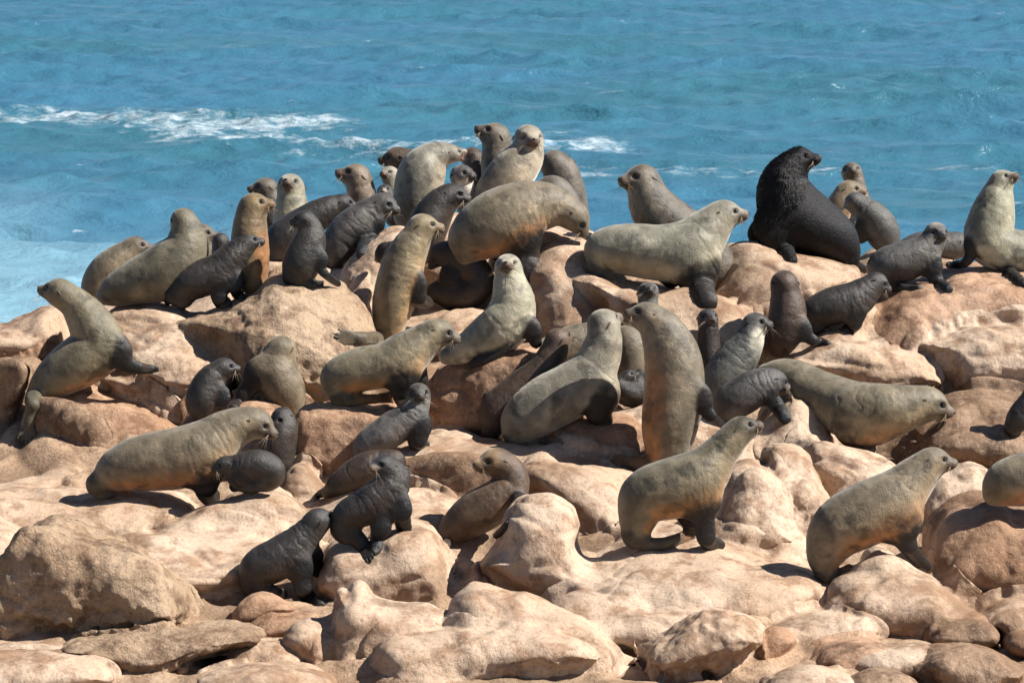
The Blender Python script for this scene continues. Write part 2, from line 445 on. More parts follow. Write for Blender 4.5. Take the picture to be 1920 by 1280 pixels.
GRID = GVerts[:, 2].reshape(len(xs), len(ys)).copy()
def gsample(x, y):
    i = np.clip(np.searchsorted(xs, x) - 1, 0, len(xs) - 2); j = np.clip(np.searchsorted(ys, y) - 1, 0, len(ys) - 2)
    a = np.clip((x - xs[i]) / (xs[i + 1] - xs[i]), 0, 1); b = np.clip((y - ys[j]) / (ys[j + 1] - ys[j]), 0, 1)
    return (GRID[i, j] * (1 - a) + GRID[i + 1, j] * a) * (1 - b) + (GRID[i, j + 1] * (1 - a) + GRID[i + 1, j + 1] * a) * b
BV, BQ = [GVerts], [GQ]; _bo = len(GVerts)
ROCK_N = 0
def rock(label, poly, thick=0.8, lean=0.5, d=None, mat=None, rough=1.0, rnd=0.85, flat=0.0, push=0.35, kind=None, name="boulder", cat="boulder", yaw=0.0, group=None, fil=None):
    """poly: outline in photograph pixels; thick: metres front to back; lean: how far the face slopes back."""
    global _bo, ROCK_N
    ROCK_N += 1
    P = np.asarray(poly, float)
    uc, vb, vt = P[:, 0].mean(), P[:, 1].max(), P[:, 1].min()
    if d is None:
        d = depth_of(vb) + thick * push
    s = d / FPX
    vc = (vb + vt) / 2
    L = np.stack([(P[:, 0] - uc) * s, (vc - P[:, 1]) * s], 1)
    L = chaikin(L)
    size = np.ptp(L, axis=0)
    h = float(np.clip(max(size.max(), thick) / 75, 0.0125, 0.034))
    T = thick / 2
    pad = 3 * h + 0.16
    gx = np.arange(L[:, 0].min() - pad, L[:, 0].max() + pad, h)
    gy = np.arange(L[:, 1].min() - pad, L[:, 1].max() + pad, h)
    zext = T + abs(lean) * size[1] / 2 + abs(yaw) * size[0] / 2 + pad
    gz = np.arange(-zext, zext, h)
    GX, GYy = np.meshgrid(gx, gy, indexing='ij')
    D2 = poly_sdf(L, GX, GYy)
    inr = -D2.min()
    # smooth dome: half-thickness follows a rounded profile of the distance to the outline
    e = np.clip(-D2 / inr, 0, 1)
    R = min(inr, T) * rnd
    w1 = D2[:, :, None] + R
    zz = np.abs(gz[None, None, :] - lean * GYy[:, :, None] - yaw * GX[:, :, None])
    Tl = T * (1 - 0.38 * (1 - flat) + 0.38 * (1 - flat) * np.sqrt(np.clip(1 - (1 - e) ** 2, 0, 1)))
    w2 = zz - Tl[:, :, None] + R
    F = np.minimum(np.maximum(w1, w2), 0) + np.sqrt(np.maximum(w1, 0) ** 2 + np.maximum(w2, 0) ** 2) - R
    Wd = CV + FV * d + RV * ((uc - 960) * s) + UV * ((640 - vc) * s)
    k = fil if fil is not None else 0.20 * min(1.0, size.min() / 0.55)
    wy = Wd[1] + GYy[:, :, None] * UV[1] + gz[None, None, :] * FV[1]
    wz = Wd[2] + GYy[:, :, None] * UV[2] + gz[None, None, :] * FV[2]
    wx = np.broadcast_to(Wd[0] + GX[:, :, None], wy.shape)
    G = (wz - gsample(wx, wy)) * 0.92 + 0.015
    q = np.maximum(k - np.abs(F - G), 0) / k
    F = np.maximum(np.minimum(F, G) - q * q * k * 0.25, F - k * 0.8)
    F = np.maximum(F, -G - 0.22)
    edge = np.ones(F.shape, bool); edge[1:-1, 1:-1, 1:-1] = False
    F[edge] = np.maximum(F[edge], h)
    V, Q = surface_nets(F.astype(np.float32), (gx[0], gy[0], gz[0]), h)
    V = relax(V, Q, 2)
    V = Wd + V[:, :1] * RV + V[:, 1:2] * UV + V[:, 2:] * FV
    Q = outward(V, Q)
    N = normals(V, Q)
    sc = min(1.0, size.min() / 0.45)
    w = np.stack([fbm(V * 1.3 + 7, 2), fbm(V * 1.3 + 27, 2), fbm(V * 1.3 + 47, 2)], 1)
    a = pnoise(V * 1.7 + w * 0.6 + 3.1 * (ROCK_N % 7))
    b = pnoise(V * 4.2 + w * 0.8)
    c = fbm(V * 11 + w, 3)
    D = sc * (0.07 * a + 0.020 * b) + 0.0068 * rough * c - 0.016 * sc * np.clip(0.22 - np.abs(pnoise(V * np.array([1.6, 1.6, 2.8]) + w * 0.9 + 80)), 0, 1) / 0.22
    if rough > 1.5:
        band = sstep(0.25, -0.15, N[:, 2])
        D += band * min(rough - 1.0, 1.8) * (0.034 * fbm(V * 5.5, 4, 0.6) - 0.034 * np.abs(pnoise(V * 9.0)) - 0.03 * np.abs(pnoise(V * 3.6 + 4)))
    V = V + N * D[:, None]
    V = relax(V, Q, 1, 0.35)
    base = at(uc, vb, d)
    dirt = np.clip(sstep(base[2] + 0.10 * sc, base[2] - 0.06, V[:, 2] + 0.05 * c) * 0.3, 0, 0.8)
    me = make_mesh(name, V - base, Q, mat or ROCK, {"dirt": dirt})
    i_ = np.searchsorted(xs, V[:, 0]) - 1; j_ = np.searchsorted(ys, V[:, 1]) - 1
    ok = (N[:, 2] > 0.25) & (i_ >= 0) & (j_ >= 0) & (i_ < len(xs)) & (j_ < len(ys))
    np.maximum.at(GRID, (i_[ok], j_[ok]), V[ok, 2] - 0.01)
    BV.append(V); BQ.append(Q + _bo); _bo += len(V)
    if kind == "structure":
        return link(name, me, base, kind=kind)
    return link(name, me, base, label=label, cat=cat, group=group)

# ---- crest and upper slope
ST = dict(kind="structure", name="rock_outcrop")
rock("", [(-60,640),(40,600),(100,566),(125,590),(130,640),(90,668),(-60,680)], 1.2, 0.9, **ST)
rock("weathered pink boulder at the far left edge behind the seal whose hind flippers hang down", [(-60,628),(20,612),(60,600),(112,602),(120,640),(112,672),(60,676),(-60,680)], 0.9, 0.8, mat=ROCK_RED)
rock("small dark stone wedged behind the hips of the leftmost seal", [(46,668),(58,654),(85,650),(115,655),(112,672),(60,676)], 0.3, 0.4, mat=ROCK_DARK)
rock("", [(100,640),(200,572),(330,560),(480,505),(640,480),(720,560),(720,700),(620,790),(450,800),(300,790),(160,740)], 1.8, 1.0, d=28.9, rough=1.5, flat=0.6, **ST)
rock("", [(140,640),(190,580),(260,568),(330,572),(390,620),(450,690),(440,735),(350,760),(240,710),(180,690)], 1.2, 1.1, rough=1.7, **ST)
rock("", [(330,600),(380,575),(430,566),(470,530),(500,498),(560,496),(640,535),(690,600),(700,660),(690,740),(610,770),(500,770),(455,730),(430,690),(380,650)], 1.4, 0.7, mat=ROCK_ROUGH, rough=2.0, **ST)
rock("", [(455,560),(520,520),(600,540),(655,600),(650,700),(600,740),(520,700),(470,640)], 0.9, 0.75, mat=ROCK_ROUGH, rough=2.2, d=27.75, **ST)
rock("", [(640,520),(660,480),(720,424),(765,426),(785,470),(730,540),(710,620),(665,648),(645,590)], 1.0, 0.75, rough=1.4, **ST)
rock("", [(690,640),(740,600),(820,576),(900,575),(960,600),(960,640),(870,668),(760,668)], 0.9, 1.2, **ST)
rock("", [(700,470),(735,415),(800,392),(900,400),(970,440),(990,520),(960,600),(860,600),(790,560)], 1.2, 1.0, d=29.6, **ST)
rock("sloping pale boulder under the seal that bends its head down over the crest", [(960,520),(985,460),(1010,424),(1060,418),(1110,428),(1130,480),(1165,560),(1160,620),(1080,650),(1020,650),(1000,590)], 1.3, 0.9)
rock("", [(1058,520),(1090,508),(1120,503),(1200,528),(1300,540),(1380,570),(1435,612),(1450,660),(1420,700),(1300,690),(1200,640),(1120,580)], 1.3, 0.8, **ST)
rock("large smooth pale boulder below the black bull and beside the pale walking seal", [(1325,560),(1345,500),(1372,458),(1410,442),(1470,455),(1560,480),(1615,494),(1615,545),(1560,590),(1500,600),(1450,640),(1380,610)], 1.4, 0.7)
rock("", [(1400,660),(1440,590),(1520,560),(1600,545),(1660,560),(1660,620),(1560,690),(1450,690)], 1.0, 0.9, **ST)
rock("", [(1560,540),(1610,470),(1680,452),(1790,462),(1800,520),(1740,580),(1620,590)], 1.2, 0.8, d=30.6, **ST)
rock("broad brown stained boulder with a wet streak under the upright pale seal at right", [(1590,640),(1640,565),(1700,522),(1760,502),(1830,498),(1980,508),(1980,620),(1850,630),(1720,670),(1630,690)], 1.5, 0.85, rough=1.3, mat=ROCK_RED)
rock("long low pale boulder with a crumbly orange underside behind the crawling olive seal", [(1440,668),(1500,645),(1590,627),(1680,640),(1738,668),(1772,705),(1772,735),(1700,745),(1600,745),(1500,720)], 1.1, 0.5, rough=1.7)
rock("cracked pale boulder at the right edge right of the long low one", [(1706,645),(1760,622),(1860,604),(1980,608),(1980,738),(1860,736),(1790,740),(1768,705),(1740,668)], 1.0, 0.45, rough=1.6)
# ---- left wall
rock("tall shaded reddish block at the left edge below the leftmost seal", [(-60,676),(30,670),(70,682),(62,722),(40,765),(32,840),(28,915),(-60,930)], 1.0, -0.22, yaw=-0.45, mat=ROCK_DARK, rnd=0.32, flat=1, rough=1.2, d=27.4, fil=0.03)  # stained granite, darkened so the colour carries the face's shade too
rock("", [(70,770),(90,728),(140,712),(190,716),(240,738),(300,764),(356,792),(352,850),(300,890),(215,890),(120,830)], 1.0, 0.8, mat=ROCK_RED, d=27.05, fil=0.04, **ST)
rock("big block with a dark steep front under the hind flippers of the leftmost seal", [(34,925),(40,840),(56,778),(80,744),(130,748),(180,772),(208,800),(224,850),(232,900),(180,945),(90,940)], 1.0, -0.22, yaw=-0.5, mat=ROCK_DARK, rough=1.2, rnd=0.34, flat=1, d=27.0, fil=0.03)  # steep front: shade painted in through the dark stained granite
rock("rounded tilted slab right of the flipper of the leftmost seal", [(186,712),(200,696),(240,686),(292,692),(335,715),(356,760),(352,782),(310,778),(262,750),(210,732)], 0.55, 0.5, mat=ROCK)
rock("small pale hump just above the rounded tilted slab", [(262,688),(290,676),(330,690),(360,720),(352,740),(310,730)], 0.5, 0.5)
rock("", [(330,830),(345,775),(400,760),(480,750),(560,760),(560,850),(480,890),(380,890)], 0.9, 0.8, mat=ROCK_RED, **ST)
# ---- middle
rock("round-topped brown boulder under the olive seal with an orange belly", [(550,860),(551,800),(566,772),(592,757),(660,751),(738,755),(756,790),(745,850),(680,885),(600,900)], 0.9, 0.10, mat=ROCK_RED, rough=1.4, rnd=0.55, flat=0.7, fil=0.06)
rock("brown boulder with a shaded flank in front of the pale seal that faces the lens", [(803,760),(806,720),(825,690),(880,664),(950,652),(1000,648),(1020,665),(985,700),(940,745),(925,810),(860,826),(810,815)], 1.0, 0.08, yaw=-0.25, mat=ROCK_RED, rough=1.3, rnd=0.5, flat=0.7, fil=0.06)
rock("squat brown boulder beneath the belly and front flipper of the olive seal looking away", [(1035,850),(1048,800),(1085,782),(1140,774),(1180,768),(1215,790),(1215,850),(1180,885),(1100,880)], 0.8, 0.3, mat=ROCK_RED)
rock("", [(1150,900),(1180,770),(1240,755),(1330,770),(1400,800),(1440,830),(1450,900),(1350,930),(1240,930)], 1.0, 0.7, d=26.4, **ST)
rock("", [(660,930),(700,872),(745,842),(790,815),(850,806),(940,822),(1010,832),(1090,836),(1140,856),(1176,900),(1170,960),(1000,930),(860,890),(740,910)], 1.1, 2.2, d=26.1, rnd=0.6, flat=0.6, **ST)
rock("rock with a dark hollow front behind the brown seal looking left", [(600,985),(660,930),(712,885),(760,858),(805,846),(860,846),(920,856),(975,872),(1010,900),(1030,960),(1000,1000),(900,985),(780,995)], 1.2, -0.08, d=26.0, yaw=-0.28, rnd=0.35, flat=0.9, rough=1.2, mat=ROCK_DARK, fil=0.04)  # the hollow's shade is put into the dark base colour
rock("pale angular shoulder of rock right of the brown seal looking left", [(982,905),(1000,870),(1050,858),(1120,868),(1168,900),(1178,980),(1150,1010),(1080,1005),(1030,960)], 0.8, 0.45, d=25.35)
rock("small smooth mound below the dark curled pup", [(518,925),(530,890),(552,866),(580,868),(604,895),(612,935),(560,945)], 0.5, 0.5)
rock("boulder under the grey pup that climbs with its flipper spread", [(1395,850),(1412,800),(1440,750),(1476,708),(1505,728),(1538,775),(1558,830),(1540,870),(1460,880)], 0.8, 0.5)
rock("narrow upright boulder left of the pale wedge behind the two right front seals", [(1432,900),(1440,850),(1456,834),(1495,835),(1520,868),(1560,935),(1578,1000),(1520,1010),(1465,960)], 0.6, 0.5)
rock("pale wedge of rock below the front flipper of the long crawling seal", [(1495,880),(1508,838),(1530,822),(1590,832),(1650,852),(1692,882),(1700,940),(1660,985),(1580,985),(1530,930)], 0.9, 0.55, d=25.6)
rock("big sloping boulder behind the front flipper of the seal standing with arched belly", [(1322,1000),(1340,930),(1360,885),(1395,862),(1436,860),(1475,920),(1512,990),(1500,1035),(1420,1045),(1345,1035)], 0.9, 0.6)
rock("brown boulder at the right edge lying behind the head of the front right seal", [(1640,880),(1700,800),(1745,752),(1800,735),(1890,733),(1980,745),(1980,850),(1880,860),(1760,880)], 1.2, 0.5, mat=ROCK_DARK)
rock("low brown rock near the right edge with a seal shadow across its top", [(1740,850),(1770,815),(1810,793),(1880,790),(1980,798),(1980,880),(1850,885)], 0.9, 0.45, mat=ROCK_DARK, d=26.2)
rock("tan boulder between the muzzle of the front right seal and the cropped seal", [(1715,980),(1735,910),(1775,872),(1820,858),(1862,878),(1872,930),(1850,990),(1780,1010)], 0.7, 0.4, mat=ROCK)
rock("rounded light brown boulder at the right edge in front of the cropped seal", [(1720,1085),(1726,1035),(1745,985),(1785,948),(1835,932),(1890,940),(1990,985),(1990,1130),(1880,1130),(1780,1120)], 1.1, 0.5, mat=ROCK_RED)
rock("pale rock with a glinting wet spot under the front right seal", [(1528,1125),(1560,1088),(1600,1060),(1625,1032),(1655,1022),(1690,1038),(1715,1062),(1750,1075),(1775,1110),(1830,1150),(1780,1180),(1660,1180),(1570,1160)], 1.0, 0.8)
# ---- flat foreground at left
rock("", [(-60,922),(50,912),(110,916),(180,934),(260,955),(240,1000),(120,1010),(-60,1000)], 1.4, 1.6, rnd=1, **ST)
rock("", [(95,955),(150,932),(250,922),(330,930),(370,960),(330,1000),(200,1010),(120,990)], 1.1, 1.3, **ST)
rock("smooth mound of rock in front of the flipper of the large olive seal at left", [(300,1010),(350,965),(420,935),(480,911),(528,914),(566,950),(610,1000),(590,1030),(450,1030)], 0.9, 0.9)
rock("", [(150,1040),(220,1000),(320,990),(430,994),(520,1012),(520,1060),(420,1100),(280,1090)], 1.3, 1.7, **ST)
rock("", [(560,1010),(620,955),(700,922),(790,922),(850,955),(850,1010),(720,1030)], 0.9, 0.9, d=25.1, **ST)
rock("", [(1085,1120),(1120,1055),(1200,1018),(1350,1020),(1480,1050),(1540,1110),(1400,1150),(1150,1160)], 1.8, 1.9, **ST)
rock("low knob of rock in front of the arched seal left of its shadow", [(1225,1110),(1240,1084),(1280,1068),(1330,1080),(1380,1105),(1330,1120)], 0.5, 0.6)
rock("pale rock at the left edge behind the big crumbly boulder", [(-60,975),(0,978),(36,990),(44,1030),(20,1070),(-60,1090)], 0.8, 0.6)
rock("huge crumbly brown boulder filling the lower left corner", [(-60,1110),(-10,1075),(20,1020),(45,992),(85,978),(130,982),(180,1008),(240,1022),(298,1052),(330,1095),(354,1150),(340,1168),(250,1180),(150,1196),(-60,1205)], 1.3, -0.02, yaw=-0.18, mat=ROCK_ROUGH, rough=2.6, rnd=0.5, flat=0.7, fil=0.05)
# ---- lowest band
rock("long flat crumbly slab below the huge crumbly boulder", [(100,1215),(150,1194),(240,1184),(310,1174),(400,1168),(480,1178),(500,1200),(430,1222),(370,1240),(340,1256),(280,1268),(200,1250)], 0.8, 0.7, mat=ROCK_ROUGH, rough=1.8, fil=0.05)
rock("flat slab in the bottom left corner of the shore", [(-60,1225),(0,1212),(80,1214),(160,1224),(214,1250),(218,1275),(120,1290),(-60,1300)], 0.9, 0.9, fil=0.05)
rock("low slab at the bottom edge under the loaf-shaped stone", [(362,1275),(400,1252),(470,1242),(560,1244),(636,1266),(630,1310),(400,1310)], 0.7, 0.8, fil=0.05)
rock("small loaf-shaped stone left of the upright egg-shaped one", [(433,1232),(450,1208),(490,1197),(540,1200),(572,1222),(580,1248),(520,1256),(460,1250)], 0.4, 0.5, fil=0.05)
rock("upright egg-shaped stone left of the horned rock", [(528,1205),(548,1172),(580,1158),(612,1162),(632,1190),(646,1232),(636,1250),(596,1250)], 0.45, 0.4, fil=0.05)
rock("leaf-shaped tilted stone under the standing black pup", [(425,1158),(445,1124),(475,1107),(510,1110),(545,1126),(562,1142),(520,1156),(480,1172),(440,1176)], 0.5, 0.35, mat=ROCK_RED, fil=0.05)
rock("flat brown stone tucked beneath the leaf-shaped one", [(470,1186),(500,1158),(545,1144),(600,1150),(580,1180),(520,1198)], 0.5, 0.5, mat=ROCK_RED, fil=0.05)
rock("horned rock with a squared-off spur at bottom centre", [(618,1215),(622,1150),(624,1108),(640,1100),(652,1108),(664,1095),(682,1098),(694,1125),(740,1140),(800,1142),(836,1162),(812,1192),(740,1210),(705,1238),(660,1252),(630,1242)], 0.6, 0.45)
rock("large smooth boulder under the pup with its hind flipper dangling", [(594,1100),(602,1052),(625,1022),(660,1014),(700,1010),(740,985),(775,973),(818,982),(842,1030),(850,1075),(840,1110),(760,1130),(660,1130)], 1.0, 0.45)
rock("stout pillar of rock with a domed top right of the brown seal", [(880,1060),(905,1030),(932,1005),(945,962),(975,930),(1030,924),(1072,944),(1092,985),(1082,1030),(1120,1068),(1190,1090),(1225,1120),(1120,1140),(1000,1125),(930,1090)], 0.9, 0.2)
rock("rear hump of the double-humped rock at bottom centre", [(808,1165),(812,1130),(828,1085),(850,1060),(880,1053),(905,1070),(950,1105),(990,1140),(950,1180),(860,1185)], 0.6, 0.6, d=23.95)
rock("front hump of the double-humped rock with a long right flank", [(836,1190),(842,1140),(858,1105),(884,1088),(915,1095),(970,1115),(1040,1150),(1110,1180),(1160,1222),(1120,1250),(980,1250),(880,1225)], 0.8, 0.6)
rock("long pillow-shaped rock across the bottom centre", [(706,1232),(714,1202),(740,1188),(790,1184),(850,1174),(930,1180),(1010,1172),(1090,1186),(1150,1225),(1110,1250),(1000,1262),(900,1270),(800,1284),(738,1268)], 0.8, 0.5, rough=1.8)
rock("", [(1010,1160),(1050,1120),(1110,1108),(1200,1128),(1320,1146),(1430,1165),(1400,1200),(1220,1205),(1100,1195)], 1.2, 1.3, **ST)
rock("pillow-shaped rock with a rough shaded underside right of bottom centre", [(1198,1232),(1215,1200),(1270,1168),(1340,1148),(1400,1152),(1434,1178),(1424,1210),(1380,1236),(1300,1260),(1225,1272)], 0.7, 0.4, rough=1.9)
rock("small brown stone touching the right end of the pillow-shaped rock", [(1408,1230),(1418,1194),(1450,1172),(1484,1182),(1498,1200),(1470,1228),(1430,1244)], 0.45, 0.4, mat=ROCK_RED, fil=0.05)
rock("flat cracked slab behind the pillow-shaped rock", [(1430,1180),(1470,1150),(1540,1135),(1620,1150),(1650,1180),(1580,1205),(1490,1210)], 0.8, 0.9)
rock("brown lump with a dark left face at bottom right", [(1520,1240),(1540,1212),(1590,1198),(1650,1204),(1680,1230),(1640,1256),(1560,1258)], 0.6, 0.45, mat=ROCK_RED)
rock("pale lump with a wet glint right of the dark-faced one", [(1600,1248),(1630,1220),(1690,1204),(1760,1206),(1790,1230),(1740,1262),(1650,1268)], 0.6, 0.5)
rock("dark pitted lump near the bottom right corner", [(1720,1250),(1750,1216),(1810,1208),(1870,1222),(1925,1250),(1900,1290),(1780,1290)], 0.7, 0.45, mat=ROCK_DARK, rough=1.6)
rock("low dark oval stone in the lower right with a smooth top", [(1735,1200),(1760,1170),(1810,1158),(1855,1165),(1876,1192),(1860,1212),(1790,1216)], 0.5, 0.4, mat=ROCK_DARK, fil=0.05)
rock("brown stone behind the low dark oval one", [(1690,1176),(1715,1148),(1780,1136),(1850,1150),(1870,1178),(1800,1190)], 0.6, 0.6, mat=ROCK_RED)
rock("small brown stone at the right edge above the corner", [(1880,1210),(1895,1186),(1940,1176),(1990,1190),(1980,1225),(1910,1230)], 0.5, 0.4, mat=ROCK_RED, fil=0.05)
rock("pale slab cut by the bottom edge right of centre", [(1420,1292),(1455,1262),(1510,1245),(1560,1252),(1610,1280),(1590,1310),(1440,1310)], 0.6, 0.6)
rock("dark rounded stone cut by the bottom edge right of the pale slab", [(1575,1300),(1605,1266),(1650,1254),(1710,1268),(1730,1310),(1600,1316)], 0.5, 0.5, mat=ROCK_DARK, fil=0.05)
rock("", [(1820,1160),(1870,1120),(1980,1110),(1980,1190),(1880,1190)], 1.0, 1.0, **ST)
rock("small whitish stone lying below the long crumbly slab", [(286,1262),(294,1250),(312,1248),(322,1256),(316,1266),(298,1268)], 0.10, 0.3, fil=0.01, name="stone", cat="stone", rough=0.5)
rock("tiny knobbly pale stone right beside the small whitish one", [(326,1262),(330,1246),(344,1240),(354,1248),(350,1260),(338,1266)], 0.10, 0.3, fil=0.01, name="stone", cat="stone", rough=1.5)
rock("little flat dark stone on the pale slab above the leaf-shaped one", [(340,1045),(346,1038),(358,1037),(365,1041),(358,1046)], 0.08, 0.3, mat=ROCK_DARK, fil=0.01, name="stone", cat="stone", rough=0.5)
BVH = BVHTree.FromPolygons(np.concatenate(BV).tolist(), np.concatenate(BQ).tolist())
def hit(u, v):
    dr = at(u, v, 1.0) - CV
    r = BVH.ray_cast(Vector(CV), Vector(dr / np.linalg.norm(dr)))
    if r[0] is None: return None
    return float((np.array(r[0]) - CV) @ FV)

# ------------------------------------------------------------------ seals
def ball(n=10, m=14):
    V = [(0, 0, 1)]
    for i in range(1, n):
        a = math.pi * i / n
        for j in range(m):
            b = 2 * math.pi * j / m
            V.append((math.sin(a) * math.cos(b), math.sin(a) * math.sin(b), math.cos(a)))
    V.append((0, 0, -1))
    Fc = []
    for j in range(m):
        Fc.append((0, 1 + j, 1 + (j + 1) % m, 1 + (j + 1) % m))
    for i in range(n - 2):
        for j in range(m):
            a = 1 + i * m + j; b = 1 + i * m + (j + 1) % m
            Fc.append((a, a + m, b + m, b))
    L = len(V) - 1; s0 = 1 + (n - 2) * m
    for j in range(m):
        Fc.append((L, s0 + (j + 1) % m, s0 + j, s0 + j))
    return V, Fc
def poly_mesh(name, V, Fc, mat):
    me = bpy.data.meshes.new(name)
    Fc = [tuple(dict.fromkeys(f)) for f in Fc]
    me.from_pydata([tuple(map(float, v)) for v in V], [], Fc)
    me.polygons.foreach_set("use_smooth", [True] * len(Fc))
    me.materials.append(mat); me.update()
    return me
_bv, _bf = ball()
EYE_ME = poly_mesh("eye", _bv, _bf, EYE_M)
def nose_mesh():
    V = []
    for x, y, z in _bv:
        V.append((x * (0.72 + 0.28 * z * 0.5 + 0.28), y * 0.62, z * 0.72 - 0.18 * x * x))
    return poly_mesh("nose", V, _bf, NOSE_M)
NOSE_ME = nose_mesh()
def ear_mesh(mat, nm):
    # a rolled, tapering little ear along +X, root at the origin
    V, Fc = [], []
    n, m = 6, 8
    for i in range(n + 1):
        t = i / n
        r = 0.20 * (1 - t) ** 0.6 * (0.75 + 1.0 * t * (1 - t)) + 0.01
        for j in range(m):
            b = 2 * math.pi * j / m
            V.append((t, r * math.cos(b), r * 0.72 * math.sin(b) - 0.18 * t * t))
    for i in range(n):
        for j in range(m):
            a = i * m + j; b = i * m + (j + 1) % m
            Fc.append((a, b, b + m, a + m))
    Fc.append(tuple(n * m + j for j in range(m)))
    return poly_mesh(nm, V, Fc, mat)
EAR_MES = {"pale": ear_mesh(EAR_PALE, "ear"), "dark": ear_mesh(EAR_DARK, "ear")}

def unit(v):
    v = np.asarray(v, float); return v / max(np.linalg.norm(v), 1e-9)

class Field:
    def __init__(s, lo, hi, h):
        s.lo = np.asarray(lo, np.float32); s.h = h
        s.n = np.ceil((np.asarray(hi) - lo) / h).astype(int) + 1
        s.ax = [(s.lo[i] + h * np.arange(s.n[i])).astype(np.float32) for i in range(3)]
        s.F = np.full(tuple(s.n), 60.0, np.float32)
        s.log = []
    def window(s, lo, hi):
        i0 = np.clip(np.floor((np.asarray(lo) - s.lo) / s.h).astype(int), 0, s.n)
        i1 = np.clip(np.ceil((np.asarray(hi) - s.lo) / s.h).astype(int) + 1, 0, s.n)
        sl = tuple(slice(a, b) for a, b in zip(i0, i1))
        return sl, np.meshgrid(*[s.ax[i][sl[i]] for i in range(3)], indexing='ij', sparse=True)
    def add(s, prim, k, tag):
        lo, hi = prim.bounds()
        sl, (x, y, z) = s.window(lo - k - 2 * s.h, hi + k + 2 * s.h)
        if min(sl[i].stop - sl[i].start for i in range(3)) <= 0: return
        d = prim.dist(x, y, z).astype(np.float32)
        a = s.F[sl]
        if k <= 0: s.F[sl] = np.minimum(a, d)
        else:
            q = np.maximum(k - np.abs(a - d), 0) / k
            s.F[sl] = np.minimum(a, d) - q * q * k * 0.25
        s.log.append((tag, prim))
    def cut(s, prim, k):
        lo, hi = prim.bounds()
        sl, (x, y, z) = s.window(lo - k - s.h, hi + k + s.h)
        if min(sl[i].stop - sl[i].start for i in range(3)) <= 0: return
        d = -prim.dist(x, y, z).astype(np.float32); a = s.F[sl]
        q = np.maximum(k - np.abs(a - d), 0) / k
        s.F[sl] = np.maximum(a, d) + q * q * k * 0.25

class Seg:
    """tapering limb piece; radius ra..rb in the picture plane, depth radius scaled by za..zb"""
    def __init__(s, A, B, ra, rb, za=1.0, zb=1.0):
        s.A, s.B = np.asarray(A, float), np.asarray(B, float); s.ra, s.rb, s.za, s.zb = ra, rb, za, zb
    def bounds(s):
        r = max(s.ra, s.rb); e = np.array([r, r, r * max(s.za, s.zb)])
        return np.minimum(s.A, s.B) - e, np.maximum(s.A, s.B) + e
    def dist(s, x, y, z):
        D = s.B - s.A; L = D @ D + 1e-9
        t = np.clip(((x - s.A[0]) * D[0] + (y - s.A[1]) * D[1] + (z - s.A[2]) * D[2]) / L, 0, 1)
        r = s.ra + (s.rb - s.ra) * t; zf = s.za + (s.zb - s.za) * t
        qx = x - s.A[0] - D[0] * t; qy = y - s.A[1] - D[1] * t; qz = (z - s.A[2] - D[2] * t) / zf
        return (np.sqrt(qx * qx + qy * qy + qz * qz) - r) * np.minimum(1, zf)
class Ell:
    def __init__(s, C, M, R):
        s.C = np.asarray(C, float); s.M = np.asarray(M, float); s.R = np.asarray(R, float)   # rows of M are the axes
    def bounds(s):
        r = s.R.max(); return s.C - r, s.C + r
    def dist(s, x, y, z):
        x, y, z = x - s.C[0], y - s.C[1], z - s.C[2]
        q = 0
        for i in range(3):
            a = (x * s.M[i, 0] + y * s.M[i, 1] + z * s.M[i, 2]) / s.R[i]
            q = q + a * a
        return (np.sqrt(q) - 1) * s.R.min()

def spline(P, per=6):
    P = np.asarray(P, float)
    if len(P) < 3:
        t = np.linspace(0, 1, per + 1)[:, None]
        return P[0] * (1 - t) + P[-1] * t
    E = np.vstack([2 * P[0] - P[1], P, 2 * P[-1] - P[-2]])
    out = []
    for i in range(1, len(E) - 2):
        p0, p1, p2, p3 = E[i - 1], E[i], E[i + 1], E[i + 2]
        for t in np.linspace(0, 1, per, endpoint=False):
            out.append(0.5 * (2 * p1 + (p2 - p0) * t + (2 * p0 - 5 * p1 + 4 * p2 - p3) * t * t + (3 * p1 - p0 - 3 * p2 + p3) * t ** 3))
    out.append(E[-2])
    return np.array(out)

